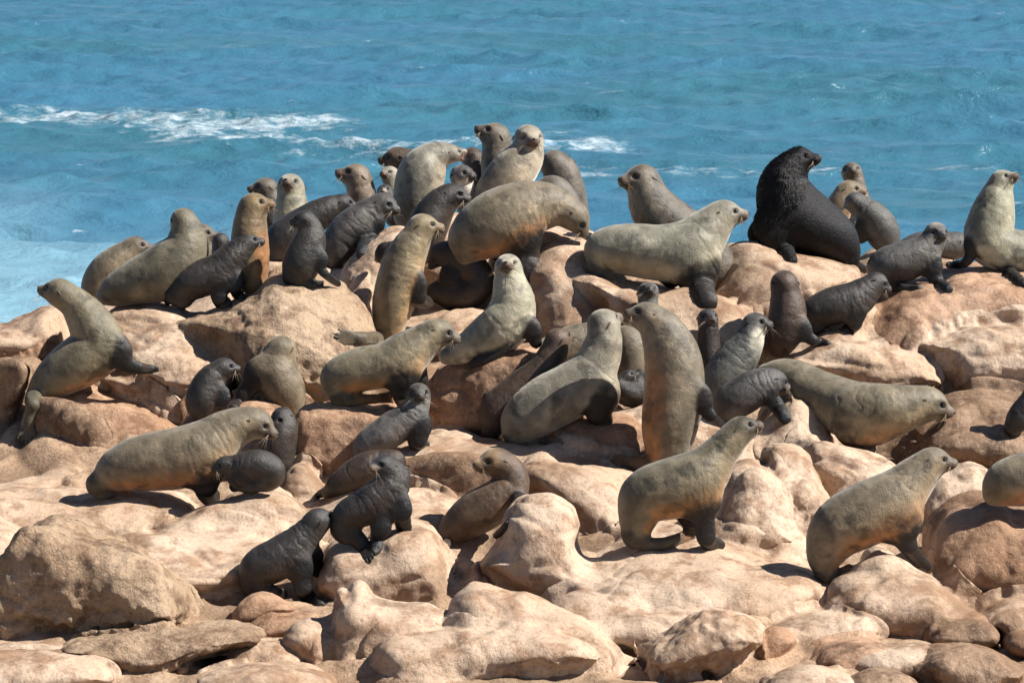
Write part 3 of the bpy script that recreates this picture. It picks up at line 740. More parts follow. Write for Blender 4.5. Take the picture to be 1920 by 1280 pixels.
# coats: back, flank, belly, flipper, face, muzzle
FURGAIN = 0.72
COATS = {
    "olive": ((0.180, 0.146, 0.094), (0.270, 0.210, 0.130), (0.43, 0.195, 0.062), (0.040, 0.028, 0.022), (0.150, 0.120, 0.080), (0.130, 0.085, 0.055)),
    "tan":   ((0.200, 0.152, 0.090), (0.275, 0.202, 0.112), (0.390, 0.225, 0.095), (0.045, 0.030, 0.022), (0.220, 0.165, 0.090), (0.190, 0.115, 0.060)),
    "pale":  ((0.235, 0.212, 0.158), (0.310, 0.272, 0.195), (0.400, 0.320, 0.205), (0.045, 0.032, 0.026), (0.270, 0.235, 0.175), (0.130, 0.085, 0.060)),
    "chest": ((0.230, 0.200, 0.145), (0.340, 0.300, 0.215), (0.500, 0.430, 0.310), (0.045, 0.030, 0.024), (0.330, 0.285, 0.215), (0.130, 0.080, 0.055)),
    "dun":   ((0.120, 0.100, 0.075), (0.155, 0.128, 0.092), (0.180, 0.135, 0.085), (0.032, 0.024, 0.020), (0.140, 0.112, 0.082), (0.110, 0.075, 0.052)),
    "brown": ((0.085, 0.052, 0.034), (0.105, 0.066, 0.043), (0.120, 0.065, 0.036), (0.025, 0.018, 0.015), (0.110, 0.068, 0.040), (0.080, 0.048, 0.032)),
    "gold":  ((0.150, 0.102, 0.058), (0.210, 0.135, 0.070), (0.330, 0.140, 0.050), (0.030, 0.020, 0.016), (0.260, 0.170, 0.080), (0.200, 0.110, 0.055)),
    "choc":  ((0.100, 0.058, 0.036), (0.118, 0.070, 0.044), (0.120, 0.062, 0.035), (0.026, 0.018, 0.015), (0.270, 0.165, 0.080), (0.150, 0.085, 0.045)),
    "dark":  ((0.064, 0.040, 0.028), (0.078, 0.049, 0.034), (0.070, 0.040, 0.027), (0.020, 0.014, 0.012), (0.040, 0.026, 0.020), (0.034, 0.022, 0.018)),
    "grey":  ((0.085, 0.077, 0.071), (0.110, 0.098, 0.088), (0.085, 0.070, 0.060), (0.026, 0.023, 0.022), (0.058, 0.053, 0.050), (0.070, 0.060, 0.053)),
    "silver": ((0.135, 0.130, 0.122), (0.160, 0.150, 0.138), (0.230, 0.205, 0.175), (0.035, 0.030, 0.028), (0.070, 0.062, 0.056), (0.070, 0.055, 0.048)),
    "black": ((0.038, 0.031, 0.027), (0.050, 0.040, 0.034), (0.044, 0.029, 0.022), (0.020, 0.018, 0.018), (0.042, 0.037, 0.036), (0.050, 0.040, 0.036)),
    "bull":  ((0.008, 0.0075, 0.0085), (0.009, 0.008, 0.009), (0.010, 0.008, 0.008), (0.012, 0.011, 0.011), (0.013, 0.011, 0.011), (0.020, 0.016, 0.015)),
}
SEALN = 0
def seal(label, coat, where, spine, head, fdir, fore=(), hind=(), pup=None, mz=1.0, open_mouth=False, whisk=True, group=None,
         dd=0.0, h=None, belly=1.0, pmz=None, cap=None, name=None, cat=None, bib=0.0, digits=True, mane=False):
    """where: contact pixel on the rock (or a distance); spine: (u, v, r[, dz]) hips to neck; head: (u, v, r[, dz]);
    fdir: way the nose points (right, up, towards the viewer)."""
    global SEALN
    SEALN += 1
    if pup is None: pup = coat in ("grey", "black", "silver")
    if isinstance(where, tuple):
        d = hit(*where)
        if d is None or abs(d - depth_of(where[1])) > 2.5: d = depth_of(where[1])
        d -= 0.0
    else: d = where
    d += dd
    s = d / FPX
    up3 = lambda p: np.array([p[0], -p[1], p[3] if len(p) > 3 else 0.0])
    SP = np.array([list(up3(p)) + [p[2]] for p in spine], float)
    hr = head[2]
    H = up3(head)
    f = unit((fdir[0], fdir[1], -fdir[2]))
    up = np.array([0, 1.0, 0.0]); 
    tang = unit(H - SP[-1, :3])
    up = up - f * (up @ f)
    if np.linalg.norm(up) < 0.35: up = up + 0.6 * (-(tang) if f[1] < 0 else tang) ; up = up - f * (up @ f)
    up = unit(up); side = np.cross(f, up)
    neck_end = np.concatenate([H - f * hr * 0.12 - up * hr * 0.08, [hr * 0.90]])
    S = spline(np.vstack([SP, neck_end]), 7)
    S[:, 3] = np.maximum(S[:, 3], 2.0)
    # stand in front of the rock that the body leans on, never inside it
    pull = 0.0
    if isinstance(where, tuple) and dd < 0.1:
        for q in S[::3]:
            hd = hit(q[0], -q[1])
            if hd is None: continue
            g = (hd - d) / s - q[2] - 0.55 * q[3]
            if -150 < g < 0: pull = min(pull, g)
        pull = max(pull, -100.0)
        d += pull * s
    def rest(l, clipd=50):
        for i in range(1, len(l)):
            hd = hit(l[i, 0], -l[i, 1])
            if hd is None: continue
            g = (hd - d) / s - 0.45 * l[i, 3]
            if abs(g) < 330: l[i, 2] = np.clip(g, l[i - 1, 2] - clipd, l[i - 1, 2] + 16) if g < l[i, 2] or i >= len(l) - 4 else l[i, 2]
        return l
    def broaden(l):
        l = l.copy(); n = len(l)
        for i in range(1, n): l[i, 3] *= 1.0 + 0.38 * i / (n - 1)
        return l
    def persp(l):           # a point nearer than the body sits where its own distance puts it
        k = (1 + l[:, 2] * s / d)
        l[:, 0] = 960 + (l[:, 0] - 960) * k; l[:, 1] = -640 + (l[:, 1] + 640) * k
        return l
    limbs = []
    for kind, ls in (("fore", fore), ("hind", hind)):
        for l in ls:
            l = [tuple(q) + (0,) * (4 - len(q)) if len(q) < 4 else tuple(q) for q in l]
            l = np.array([[q[0], -q[1], q[3], q[2]] for q in l], float)
            if not l[:, 2].any():       # the near-side limb grows out of the near flank
                k_ = np.argmin(((S[:, :2] - l[0, :2]) ** 2).sum(1))
                l[:, 2] += S[k_, 2] - (0.60 if kind == "fore" else 0.35) * S[k_, 3] * np.linspace(1, 0.9, len(l))
            l = spline(l, 3)
            limbs.append((kind, persp(rest(broaden(l) if kind == "fore" else l * np.array([1, 1, 1, 1.2]), 50 if kind == "fore" else 130))))
    lo = S[:, :3].min(0) - S[:, 3].max(); hi = S[:, :3].max(0) + S[:, 3].max()
    lo = np.minimum(lo, H - 2.6 * hr); hi = np.maximum(hi, H + 2.6 * hr)
    for _, l in limbs:
        lo = np.minimum(lo, (l[:, :3] - l[:, 3:] * 1.6).min(0)); hi = np.maximum(hi, (l[:, :3] + l[:, 3:] * 1.6).max(0))
    if h is None: h = 2.1 if pup else 2.7
    fd = Field(lo - 6, hi + 6, h)
    for a, b in zip(S[:-1], S[1:]):
        fd.add(Seg(a[:3], b[:3], a[3], b[3]), 0, "trunk")
    M = np.stack([f, up, side])
    Hp = lambda a, b, c=0.0: H + hr * (f * a + up * b + side * c)
    fd.add(Ell(H, M, hr * np.array([1.04, 0.93, 0.94])), hr * 0.45, "head")
    m = mz * (0.86 if pup else 1.0)
    dn = 0.10 if not open_mouth else -0.12
    fd.add(Seg(Hp(0.45, -0.10), Hp(0.55 + 0.62 * m, -0.10 - dn), hr * 0.66, hr * 0.40), hr * 0.35, "head")
    fd.add(Seg(Hp(0.60 + 0.55 * m, -0.06 - dn), Hp(0.60 + 0.82 * m, -0.02 - dn), hr * 0.32, hr * 0.23), hr * 0.22, "head")
    for sg in (-1, 1):
        fd.add(Ell(Hp(0.62 + 0.60 * m, -0.20 - dn, sg * 0.17), M, hr * np.array([0.34, 0.23, 0.24])), hr * 0.14, "muzzle")
    if open_mouth:
        fd.add(Seg(Hp(0.3, -0.45), Hp(0.45 + 0.62 * m, -0.86), hr * 0.36, hr * 0.18), hr * 0.2, "head")
    else:
        fd.add(Seg(Hp(0.3, -0.40), Hp(0.50 + 0.58 * m, -0.52), hr * 0.42, hr * 0.17), hr * 0.16, "muzzle")
        for sg in (-1, 1):      # the mouth line
            fd.cut(Seg(Hp(0.60 + 0.92 * m, -0.44, sg * 0.02), Hp(0.55, -0.50, sg * 0.52), hr * 0.022, hr * 0.03), hr * 0.06)
    for sg in (-1, 1):
        fd.add(Ell(Hp(0.50, 0.30, sg * 0.42), M, hr * np.array([0.34, 0.17, 0.22])), hr * 0.25, "head")
        fd.cut(Ell(Hp(0.80, 0.10, sg * 0.64), M, hr * np.array([0.20, 0.16, 0.20])), hr * 0.16)
    for kind, l in limbs:
        n = len(l)
        if kind == "hind" and digits and l[-1, 3] >= 8 and n >= 3:
            C = spline(l[:-3], 3)
            A, B = l[-4], l[-1]
            t = unit(B[:3] - A[:3]); pr = np.cross(t, [0, 0, 1.0]); pr = unit(pr)
            for j in range(5):
                o = (j - 2) / 2.0
                a = A[:3] + pr * A[3] * 0.72 * o; b = B[:3] + pr * B[3] * 1.05 * o - t * abs(o) * B[3] * 0.5
                fd.add(Seg(a, b, A[3] * 0.30, B[3] * 0.19, 0.8, 0.7), h * 0.9, kind)
        else:
            C = spline(l, 2)
        for i, (a, b) in enumerate(zip(C[:-1], C[1:])):
            t0 = i / max(len(C) - 1, 1)
            zf = 0.50 - 0.14 * t0 if kind == "fore" else 0.7
            k = a[3] * ((0.8 - 0.17 * i) if (i < 4 and kind == "fore") else 0.5 if i < 3 else 0.12)
            fd.add(Seg(a[:3], b[:3], a[3], b[3], zf, zf - 0.05), k, kind + ("root" if (kind == "fore" and t0 < 0.16) else ""))
    V, Q = surface_nets(fd.F, fd.lo, h)
    V = relax(V, Q, 2, 0.45)
    NV0 = normals(V, outward(V, Q))
    arc = np.concatenate([[0], np.cumsum(np.linalg.norm(np.diff(S[:, :3], axis=0), axis=1))])
    ki = np.zeros(len(V), int); kb = np.full(len(V), 1e9)
    for i in range(len(S)):
        q = ((V - S[i, :3]) ** 2).sum(1) - S[i, 3] ** 2
        mm = q < kb; kb[mm] = q[mm]; ki[mm] = i
    t0_ = S[np.minimum(ki + 1, len(S) - 1), :3] - S[np.maximum(ki - 1, 0), :3]
    t0_ /= np.maximum(np.linalg.norm(t0_, axis=1), 1e-6)[:, None]
    sa = arc[ki] + ((V - S[ki, :3]) * t0_).sum(1)
    near = np.full(len(V), 1e3, np.float32)
    for tg, pr in fd.log:
        if tg in ("fore", "hind", "foreroot"): near = np.minimum(near, pr.dist(*V.T.astype(np.float32)))
    scl = hr / 26.0
    ang_ = V / (34.0 * scl) + SEALN * 3.7
    ring = np.abs(pnoise(np.stack([sa / (17.0 * scl), ang_[:, 1] * 0.45, ang_[:, 2] * 0.45], 1) + 0.35 * fbm(ang_ * 1.3, 2)[:, None]))
    ring = np.where(near < 0, 1.0, ring)
    foldm = sstep(1.5, 6.0, near) * np.clip(0.12 + 1.0 * sstep(20 * scl, 4 * scl, near) * sstep(-1.0, 3.0, near) + 0.7 * sstep(0.60, 0.78, arc[ki] / arc[-1]) * sstep(1.0, 0.86, arc[ki] / arc[-1]), 0, 1.3)
    calm = sstep(0.4 * hr, 1.3 * hr, np.linalg.norm(V - H, axis=1) - 0.2 * hr)
    V = V + NV0 * ((0.9 * scl * pnoise(ang_ * 0.8) + 0.35 * scl * fbm(ang_ * 2.2, 2) - (1.15 if pup else 0.8) * scl * foldm * np.clip(0.20 - ring, 0, 1) / 0.20) * calm)[:, None]
    # keep the main body only
    # per-vertex distances for the coat
    def mind(tags):
        out = np.full(len(V), 1e3, np.float32)
        x, y, z = V.T.astype(np.float32)
        for tg, pr in fd.log:
            if tg in tags:
                out = np.minimum(out, pr.dist(x, y, z))
        return out
    dl = mind(("fore", "hind")) if limbs else np.full(len(V), 1e3)
    dh = mind(("head", "muzzle"))
    x = V
    best = np.full(len(V), 1e9); idx = np.zeros(len(V), int)
    for i in range(len(S)):
        q = ((x - S[i, :3]) ** 2).sum(1) - S[i, 3] ** 2
        mm = q < best; best[mm] = q[mm]; idx[mm] = i
    dt = np.sqrt(np.maximum(best + S[idx, 3] ** 2, 0)) - S[idx, 3]
    T = np.gradient(S[:, :3], axis=0); T /= np.maximum(np.linalg.norm(T, axis=1), 1e-6)[:, None]
    gup = np.array([0, 1.0, 0])
    Vt = -gup[None] * 1.0 + f[None] * 0.9 * np.linspace(0.3, 1, len(S))[:, None]
    Vt = Vt - T * (Vt * T).sum(1)[:, None]; Vt /= np.maximum(np.linalg.norm(Vt, axis=1), 1e-6)[:, None]
    rel = x - S[idx, :3]; rel /= np.maximum(np.linalg.norm(rel, axis=1), 1e-6)[:, None]
    ven = (rel * Vt[idx]).sum(1)
    tt = idx / (len(S) - 1)
    c = [np.array(q) * FURGAIN for q in COATS[coat]]
    rs = np.random.RandomState(SEALN * 13 + 5)
    jit = 1 + rs.normal(0, 0.05, 3) * np.array([1, 1, 1]) * 0.4 + rs.normal(0, 0.06)
    nz = fbm(x / 26.0 + SEALN * 5, 3)[:, None]
    wv = sstep(-0.35, 0.35, ven + 0.25 * nz[:, 0])[:, None]
    colr = c[0] + (c[1] - c[0]) * wv
    wb = (sstep(0.30, 0.85, ven + 0.15 * nz[:, 0]) * sstep(0.02, 0.15, tt) * sstep(0.74, 0.42, tt) * belly)[:, None]
    colr = colr + (c[2] - colr) * wb
    if bib:
        wc = (sstep(0.1, 0.6, ven) * sstep(0.5, 0.75, tt) * bib * sstep(-0.5, 4.0, dh))[:, None]
        colr = colr + (np.array([0.62, 0.56, 0.46]) - colr) * wc
    R = x - H
    ff, fu, fs = (R @ f) / hr, (R @ up) / hr, (R @ side) / hr
    inhead = sstep(4.0, -1.0, dh - dt * 0.3)
    wf = (inhead * sstep(-0.35, 0.45, ff))[:, None]
    colr = colr + (c[4] - colr) * wf
    wm = (inhead * sstep(0.70, 1.05, ff) * sstep(0.20, -0.15, fu))[:, None]
    mzc = np.array(pmz) if pmz else c[5]
    colr = colr + (mzc - colr) * wm
    we = (inhead * np.exp(-(((ff - 0.78) / 0.26) ** 2 + ((fu - 0.10) / 0.24) ** 2 + ((np.abs(fs) - 0.56) / 0.34) ** 2)))[:, None]
    colr = colr * (1 - 0.62 * we)
    wmo = (inhead * sstep(0.07, 0.02, np.abs(fu + 0.47)) * sstep(0.5, 0.7, ff))[:, None]
    colr = colr * (1 - 0.6 * wmo)
    if cap:
        wcap = (inhead * sstep(0.1, 0.5, fu) * sstep(0.9, 0.4, ff))[:, None]
        colr = colr + (np.array(cap) - colr) * wcap
    if open_mouth:
        wo = (inhead * sstep(0.28, 0.12, np.abs(fu + 0.42)) * sstep(0.35, 0.6, ff) * sstep(0.4, 0.25, np.abs(fs)))[:, None]
        colr = colr + (np.array([0.40, 0.06, 0.045]) - colr) * wo
    lf = mind(("fore",)); hf = 0.62 + 0.38 * (lf < dl + 0.5)
    wl = hf[:, None] * sstep(5.5, -2.0, dl - np.minimum(dt, 8) * 0.9 + 2.5 * nz[:, 0])[:, None]
    colr = colr + (c[3] * 0.5 - colr) * wl
    pat = sstep(0.30, 0.60, fbm(x / (40.0 * scl) + SEALN * 9.1, 4))[:, None] * 0.44
    scar = sstep(0.10, 0.03, np.abs(pnoise(x / (15.0 * scl) * np.array([1, 0.35, 1]) + SEALN)))[:, None] * sstep(0.35, 0.6, pnoise(x / (60.0 * scl) + SEALN * 2.3))[:, None] * 0.45
    colr = np.clip(colr * jit * (1 + 0.32 * nz) * (1 - pat) * (1 + scar), 0.004, 0.8)
    # into the world, origin at the lowest point
    uc = (lo[0] + hi[0]) / 2; vc = (lo[1] + hi[1]) / 2
    def W(p):
        p = np.atleast_2d(p)
        return CV + FV * d + ((p[:, :1] - 960) * s) * RV + ((640 + p[:, 1:2]) * s) * UV + (p[:, 2:3] * s) * FV
    VW = W(V)
    Q = outward(VW, Q)
    base = np.array([VW[:, 0].mean(), VW[:, 1].mean(), VW[:, 2].min()])
    nm = name or ("seal_pup" if pup else "fur_seal")
    me = make_mesh(nm, VW - base, Q, FUR_BULL if coat == "bull" else FUR_PUP if (pup or coat == "dark") else FUR, {"coat": colr})
    ob = link(nm, me, base, label=label, cat=cat or ("seal pup" if pup else "seal"), group=group)
    fw = RV * f[0] + UV * f[1] + FV * f[2]; uw = RV * up[0] + UV * up[1] + FV * up[2]
    sw = RV * side[0] + UV * side[1] + FV * side[2]
    def on_skin(dr):
        dr = unit(dr); dw = f * dr[0] + up * dr[1] + side * dr[2]
        nr = np.linalg.norm(R, axis=1)
        sc = (R @ dw) / np.maximum(nr, 1e-6) - 0.0 * nr
        sc = np.where(nr < 2.1 * hr, sc, -1)
        k = np.argsort(-sc)[:3]
        return V[k].mean(0)
    def child(nm2, mesh, p, ex, ey, ez, sx, sy, sz):
        o = bpy.data.objects.new(nm2, mesh); COL.objects.link(o); o.parent = ob
        from mathutils import Matrix
        Mx = Matrix(((ex[0] * sx, ey[0] * sy, ez[0] * sz, p[0]), (ex[1] * sx, ey[1] * sy, ez[1] * sz, p[1]), (ex[2] * sx, ey[2] * sy, ez[2] * sz, p[2]), (0, 0, 0, 1)))
        o.matrix_local = Mx
        return o
    er = hr * s * (0.205 if pup else 0.19)
    for sg in (-1, 1):
        p = on_skin((0.86, 0.12, sg * 0.52))
        p = W(p)[0] - base
        outw = unit(fw * 0.6 + uw * 0.1 + sw * sg * 0.8)
        child("eye", EYE_ME, p - outw * er * 0.45, fw, sw, uw, er, er, er * 0.86)
        p = W(on_skin((-0.22, 0.10, sg * 0.95)))[0] - base
        ex = unit(-fw * 0.85 - uw * 0.50 + sw * sg * 0.26); ez = unit(sw * sg - ex * (sw * sg @ ex)); ey = np.cross(ez, ex)
        el = hr * s * 0.5
        child("ear", EAR_MES["dark" if coat in ("grey", "black", "bull", "dark", "silver", "brown") else "pale"], p - ex * el * 0.12, ex, ey, ez, el, el, el)
    p = W(on_skin((0.60 + 0.95 * m, 0.02 - dn, 0)))[0] - base
    nr_ = hr * s * 0.19
    child("nose", NOSE_ME, p - fw * nr_ * 0.45, sw, fw, uw, nr_ * 1.05, nr_ * 1.0, nr_ * 0.95)
    if mane:
        NV = normals(VW, Q)
        cand = np.where((tt > 0.48) & (ff < 0.55) & (dl > 6))[0]
        cand = rs.choice(cand, min(6500, len(cand)), replace=False)
        HV, HF = [], []
        for i in cand:
            n_ = NV[i]; t_ = -np.array([T[idx[i]][0], 0, T[idx[i]][1]])
            g_ = unit(t_ + np.array([0, 0, -0.35]) + rs.normal(0, 0.22, 3))
            g_ = unit(g_ - n_ * (g_ @ n_) + n_ * 0.24)
            sd = unit(np.cross(g_, n_)); ln = 0.022 + 0.03 * rs.rand(); p0 = VW[i] - base - n_ * 0.004
            o = len(HV)
            HV += [p0 - sd * 0.0022, p0 + sd * 0.0022, p0 + n_ * 0.004, p0 + g_ * ln - n_ * 0.008 * rs.rand()]
            HF += [(o, o + 1, o + 3), (o + 1, o + 2, o + 3), (o + 2, o, o + 3)]
        m_ = poly_mesh("mane", HV, HF, MANE_M)
        m_ = bpy.data.objects.new("mane", m_); COL.objects.link(m_); m_.parent = ob; m_["kind"] = "stuff"
    if whisk:
        WV, WF = [], []
        for sg in (-1, 1):
            for j in range(6):
                a = Hp(0.62 + (0.45 + 0.06 * (j % 3)) * m, -0.20 - 0.07 * (j // 3) - dn, sg * 0.36)
                ln = hr * (0.9 + 0.7 * rs.rand())
                dr = unit(f * (0.35 - 0.25 * (j % 3)) + side * sg * 0.75 - up * (0.25 + 0.35 * rs.rand()))
                pts = [a, a + dr * ln * 0.5 - up * ln * 0.03, a + dr * ln - up * ln * 0.16]
                wr = 0.0013
                o = len(WV)
                for i, q in enumerate(pts):
                    qw = W(q)[0] - base
                    r_ = wr * (1 - 0.4 * i)
                    for g in range(3):
                        b = g * 2.094
                        WV.append(qw + (uw * math.cos(b) + fw * math.sin(b)) * r_)
                for i in range(2):
                    for g in range(3):
                        WF.append((o + i * 3 + g, o + i * 3 + (g + 1) % 3, o + i * 3 + 3 + (g + 1) % 3, o + i * 3 + 3 + g))
        wm_ = poly_mesh("whiskers", WV, WF, WHISK_M)
        w_ = bpy.data.objects.new("whiskers", wm_); COL.objects.link(w_); w_.parent = ob; w_["kind"] = "stuff"
    return ob
G_AD, G_PUP = "adult fur seals resting on the rocks", "dark fur seal pups among the adults"
A = dict(group=G_AD); P = dict(group=G_PUP)
# ---- left group
seal("leftmost seal draped over its block with hind flippers hanging down the face", "olive", (150,714),
     [(64,748,15),(82,726,28),(112,702,41),(150,678,50),(186,650,49),(172,612,43),(146,574,32)], (112,548,27), (-1,0.28,-0.25),
     fore=[[(212,650,22),(228,672,17),(244,686,11),(266,690,8),(292,692,6)]], hind=[[(64,746,13),(58,776,9),(54,798,10),(49,832,14)]], dd=-0.27, **A)
seal("olive seal at the far left of the crest with its pointed muzzle turned right", "olive", (190,578),
     [(186,572,20),(178,548,26),(190,522,33),(212,500,35),(236,480,28)], (254,463,21), (1,0.08,0.1), dd=0.25, **A)
seal("large olive seal seen from behind with a tall neck right of the far left one", "olive", (260,572),
     [(196,556,16),(222,542,32),(265,525,44),(312,508,54),(346,476,45),(351,440,33)], (344,413,24), (-0.25,0.2,-1), **A)
seal("grey seal mostly hidden behind the tall-necked one, half its face out", "dun", (385,500),
     [(378,500,24),(380,470,24)], (377,440,22), (1,0.05,0.2), dd=0.5, h=3.2, **A)
seal("grey-black pup walking up to the right along the left crest with muzzle raised", "black", (412,575),
     [(338,548,18),(350,535,30),(378,522,35),(410,508,34),(436,485,31),(453,468,25)], (466,455,20), (0.95,0.22,0.1),
     fore=[[(412,520,16),(411,545,13),(412,562,11),(424,571,9)],[(440,520,12),(442,545,9),(452,558,7)]], hind=[[(345,555,14),(340,568,10),(352,572,8)],[(330,550,13),(318,560,9),(308,566,7)]], **P)
seal("black pup lying behind the walking pup with one hind flipper stuck up", "black", (300,565),
     [(278,548,16),(298,542,27),(330,525,29),(355,505,22)], (373,490,16), (1,0.2,-0.3),
     hind=[[(276,545,12),(272,520,8),(283,506,7),(300,497,6)]], dd=0.15, digits=False, h=2.6, **P)
seal("blackish pup showing only its back between the tall-necked seal and the golden one", "black", (416,520),
     [(417,505,20),(415,470,18)], (414,452,16), (0.2,0.1,-1), dd=0.4, h=3, **P)
seal("golden brown seal in the left crest group with an orange chest and raised muzzle", "gold", (478,536),
     [(474,528,26),(470,495,35),(468,455,36),(469,415,31)], (476,387,26), (1,0.28,0.2), belly=1.0, **A)
seal("grey-brown seal at the crest looking left from behind the golden one", "dun", 31.6,
     [(520,440,26),(512,390,25)], (498,353,21), (-1,0.05,0.2), h=3, **A)
seal("pale seal at the left crest with its nose lifted towards the viewer", "pale", 31.2,
     [(550,455,38),(549,425,38),(547,385,31)], (545,350,25), (-0.2,0.35,1), h=2.7, **A)
seal("dark brown-black pup stretched out to the right behind the one that twists its neck", "black", (530,492),
     [(514,475,24),(534,448,36),(575,418,33),(612,395,27)], (643,381,18), (1,-0.05,-0.1), dd=0.15, **P)
seal("small grey pup that sits with its neck twisted back to the left", "black", (570,535),
     [(556,518,22),(566,492,37),(580,455,31),(585,430,21)], (571,413,19), (-1,-0.05,-0.15),
     fore=[[(600,480,11),(602,503,8),(614,518,6),(634,532,5)]], hind=[[(545,518,12),(570,530,9),(588,533,8),(609,538,8)]], **P)
seal("grey pup with a bent front flipper leaning right, left of the snarling seal", "grey", (640,502),
     [(622,492,20),(632,465,33),(655,432,36),(686,404,29)], (719,384,23), (0.92,-0.2,0.4),
     fore=[[(672,430,17),(684,444,13),(685,460,11),(680,478,9)],[(708,415,11),(705,435,8),(697,452,6)]], **P)
seal("olive seal bust at the crest with its head turned to the left", "olive", 31.9,
     [(684,420,32),(680,380,29),(676,352,27)], (668,331,25), (-1,0.32,0.2), h=2.7, **A)
seal("dark brown seal looking left from behind the snarling one", "brown", 32.6,
     [(800,340,32),(772,308,27)], (744,297,22), (-1,-0.02,0.1), h=2.9, **A)
seal("small pale-faced seal peering out just above a black pup at the crest", "pale", 31.9,
     [(742,380,22),(738,350,19)], (731,328,17), (-0.6,0.22,0.8), h=2.4, pup=True, **A)
seal("tiny dark pup with a whitish muzzle squeezed below the small pale face", "black", 31.2,
     [(740,405,21),(732,380,17)], (722,360,15), (-0.25,0.3,1), h=2.0, pmz=(0.30,0.25,0.20), **P)
seal("broad pale seal snarling to the right with its red mouth open", "pale", (775,425),
     [(770,405,32),(780,368,43),(790,328,45),(806,302,33),(830,289,23)], (848,288,17), (1,0.12,-0.05), open_mouth=True, mz=1.1, **A)
seal("dark brown seal facing the snarling one across the crest", "brown", 32.2,
     [(908,370,34),(900,330,30),(892,304,22)], (884,292,16), (-1,-0.1,-0.1), h=2.9, **A)
seal("small brown-headed pup with a cream chest below the quarrelling pair", "silver", 31.0,
     [(878,400,20),(874,365,19)], (866,329,21), (0.75,0.1,0.6), bib=0.9, h=2.3, **P)
seal("grey pup with a black wrinkled face below the quarrelling pair", "black", (795,478),
     [(798,462,30),(803,425,38),(820,392,33),(836,374,27)], (850,366,23), (0.95,-0.1,0.3), **P)
seal("grey-brown seal at the top of the crest with its nose tipped up left", "dun", 31.9,
     [(938,350,34),(932,310,30),(932,280,28)], (929,256,26), (-1,0.55,0.12), h=2.7, **A)
seal("pale-faced seal at the very top of the crest looking at the viewer", "chest", 31.0,
     [(912,385,32),(934,352,38),(962,322,43),(984,296,35),(990,276,28)], (991,260,27), (0.28,-0.06,1), **A)
seal("dark speckled seal with its back turned at the right of the topmost pair", "dun", 31.7,
     [(1080,425,26),(1068,375,33),(1054,330,34),(1044,312,29)], (1036,306,23), (-0.3,-0.1,-1), h=2.8, **A)
seal("seal of which only a smooth brown back shows behind the one bending its head down", "dun", 31.3,
     [(1060,380,28),(1036,360,32),(1015,375,24)], (1000,385,18), (-1,-0.4,0), h=3, whisk=False, **A)
seal("big olive seal on the crest bending its head down to the right", "olive", (985,500),
     [(872,478,26),(886,446,46),(925,420,60),(972,396,55),(1014,386,46),(1046,389,35),(1068,400,29)], (1080,408,26), (0.55,-0.8,0.1),
     fore=[[(970,430,32),(980,462,22),(985,484,21),(990,507,19)],[(950,455,18,22),(935,485,13,24),(928,497,10,24)]], **A)
seal("slender olive seal seen from behind on the slope with its head turned right", "tan", (735,645),
     [(720,642,13),(727,618,27),(738,568,40),(751,515,41),(767,470,36),(782,443,28)], (793,425,25), (1,0.05,0.05),
     fore=[[(776,525,17),(784,548,12),(788,562,11),(802,568,9)],[(724,470,14,10),(714,484,7,14),(708,486,5,14)]], hind=[[(716,636,13),(690,634,10),(668,634,10),(628,632,11)]], **A)
seal("dark brown young seal curled into a ball right of the slender olive back", "dark", (860,572), dd=-0.35, spine=[(822,548,16),(846,556,25),(882,550,30),(898,525,30),(878,496,30),(846,478,28)], head=(820,478,20), fdir=(-0.6,-0.8,0.15),
     fore=[[(850,510,14),(835,525,11),(825,540,8)]], hind=[[(822,548,14),(808,545,8),(796,538,6)]], pup=True, digits=False, group=G_AD, cat="seal")
seal("pale-chested seal in the middle of the slope staring straight at the viewer", "chest", (945,655),
     [(838,668,16,14),(872,655,28,10),(910,634,40,6),(950,606,47,2),(962,570,42),(956,530,31)], (953,500,25), (-0.12,0.22,1),
     fore=[[(932,600,20),(947,636,13),(938,655,10),(912,671,9),(884,684,6)],[(995,610,14),(1002,634,10),(1006,644,7)]], **A)
seal("olive seal with a rusty orange belly walking right on the round-topped boulder", "olive", (660,755),
     [(634,730,24),(634,708,34),(672,694,42),(722,684,42),(760,666,44),(788,645,36),(808,630,30)], (824,623,26), (1,-0.22,0.15),
     fore=[[(752,690,26),(752,722,16),(752,742,12),(756,756,9)],[(780,700,16,18),(785,728,11,20),(792,748,8,20)]], hind=[[(640,742,16),(676,748,9),(705,747,8),(742,744,9)]], **A)
seal("silvery grey pup in the centre that turns its face to the viewer over its shoulder", "silver", (700,856),
     [(676,846,14),(692,832,27),(730,808,33),(766,782,29),(784,758,23)], (785,739,22), (0.08,0.02,1),
     fore=[[(784,790,18),(786,812,15),(782,828,13),(795,834,9)]], hind=[[(680,850,10),(700,858,7),(712,858,5)]], **P)
seal("black pup sitting upright with its head in profile below the leftmost seal", "black", (385,786),
     [(376,776,20),(381,752,34),(392,720,31),(406,700,23)], (421,690,20), (1,0.1,0.1),
     fore=[[(415,735,12),(418,760,9),(420,778,8)]], **P)
seal("olive seal with its back turned sitting in the dip right of the upright black pup", "tan", (540,762),
     [(548,765,22),(536,735,38),(522,703,41),(523,672,31)], (530,654,26), (0.35,0.12,-1),
     fore=[[(490,690,20),(468,728,14),(452,750,11),(438,768,9)]], **A)
seal("large olive seal lying in the left foreground with its head stretched to the right", "olive", (240,930),
     [(190,902,20),(226,878,42),(280,866,54),(342,856,58),(392,834,50),(428,808,41),(458,795,33)], (482,793,28), (0.92,-0.42,0.2),
     fore=[[(378,860,34),(384,894,22),(386,918,16),(396,934,13)],[(420,850,22,20),(425,880,16,22)]], hind=[[(182,905,15),(186,924,10),(212,928,9),(250,931,9)]], **A)
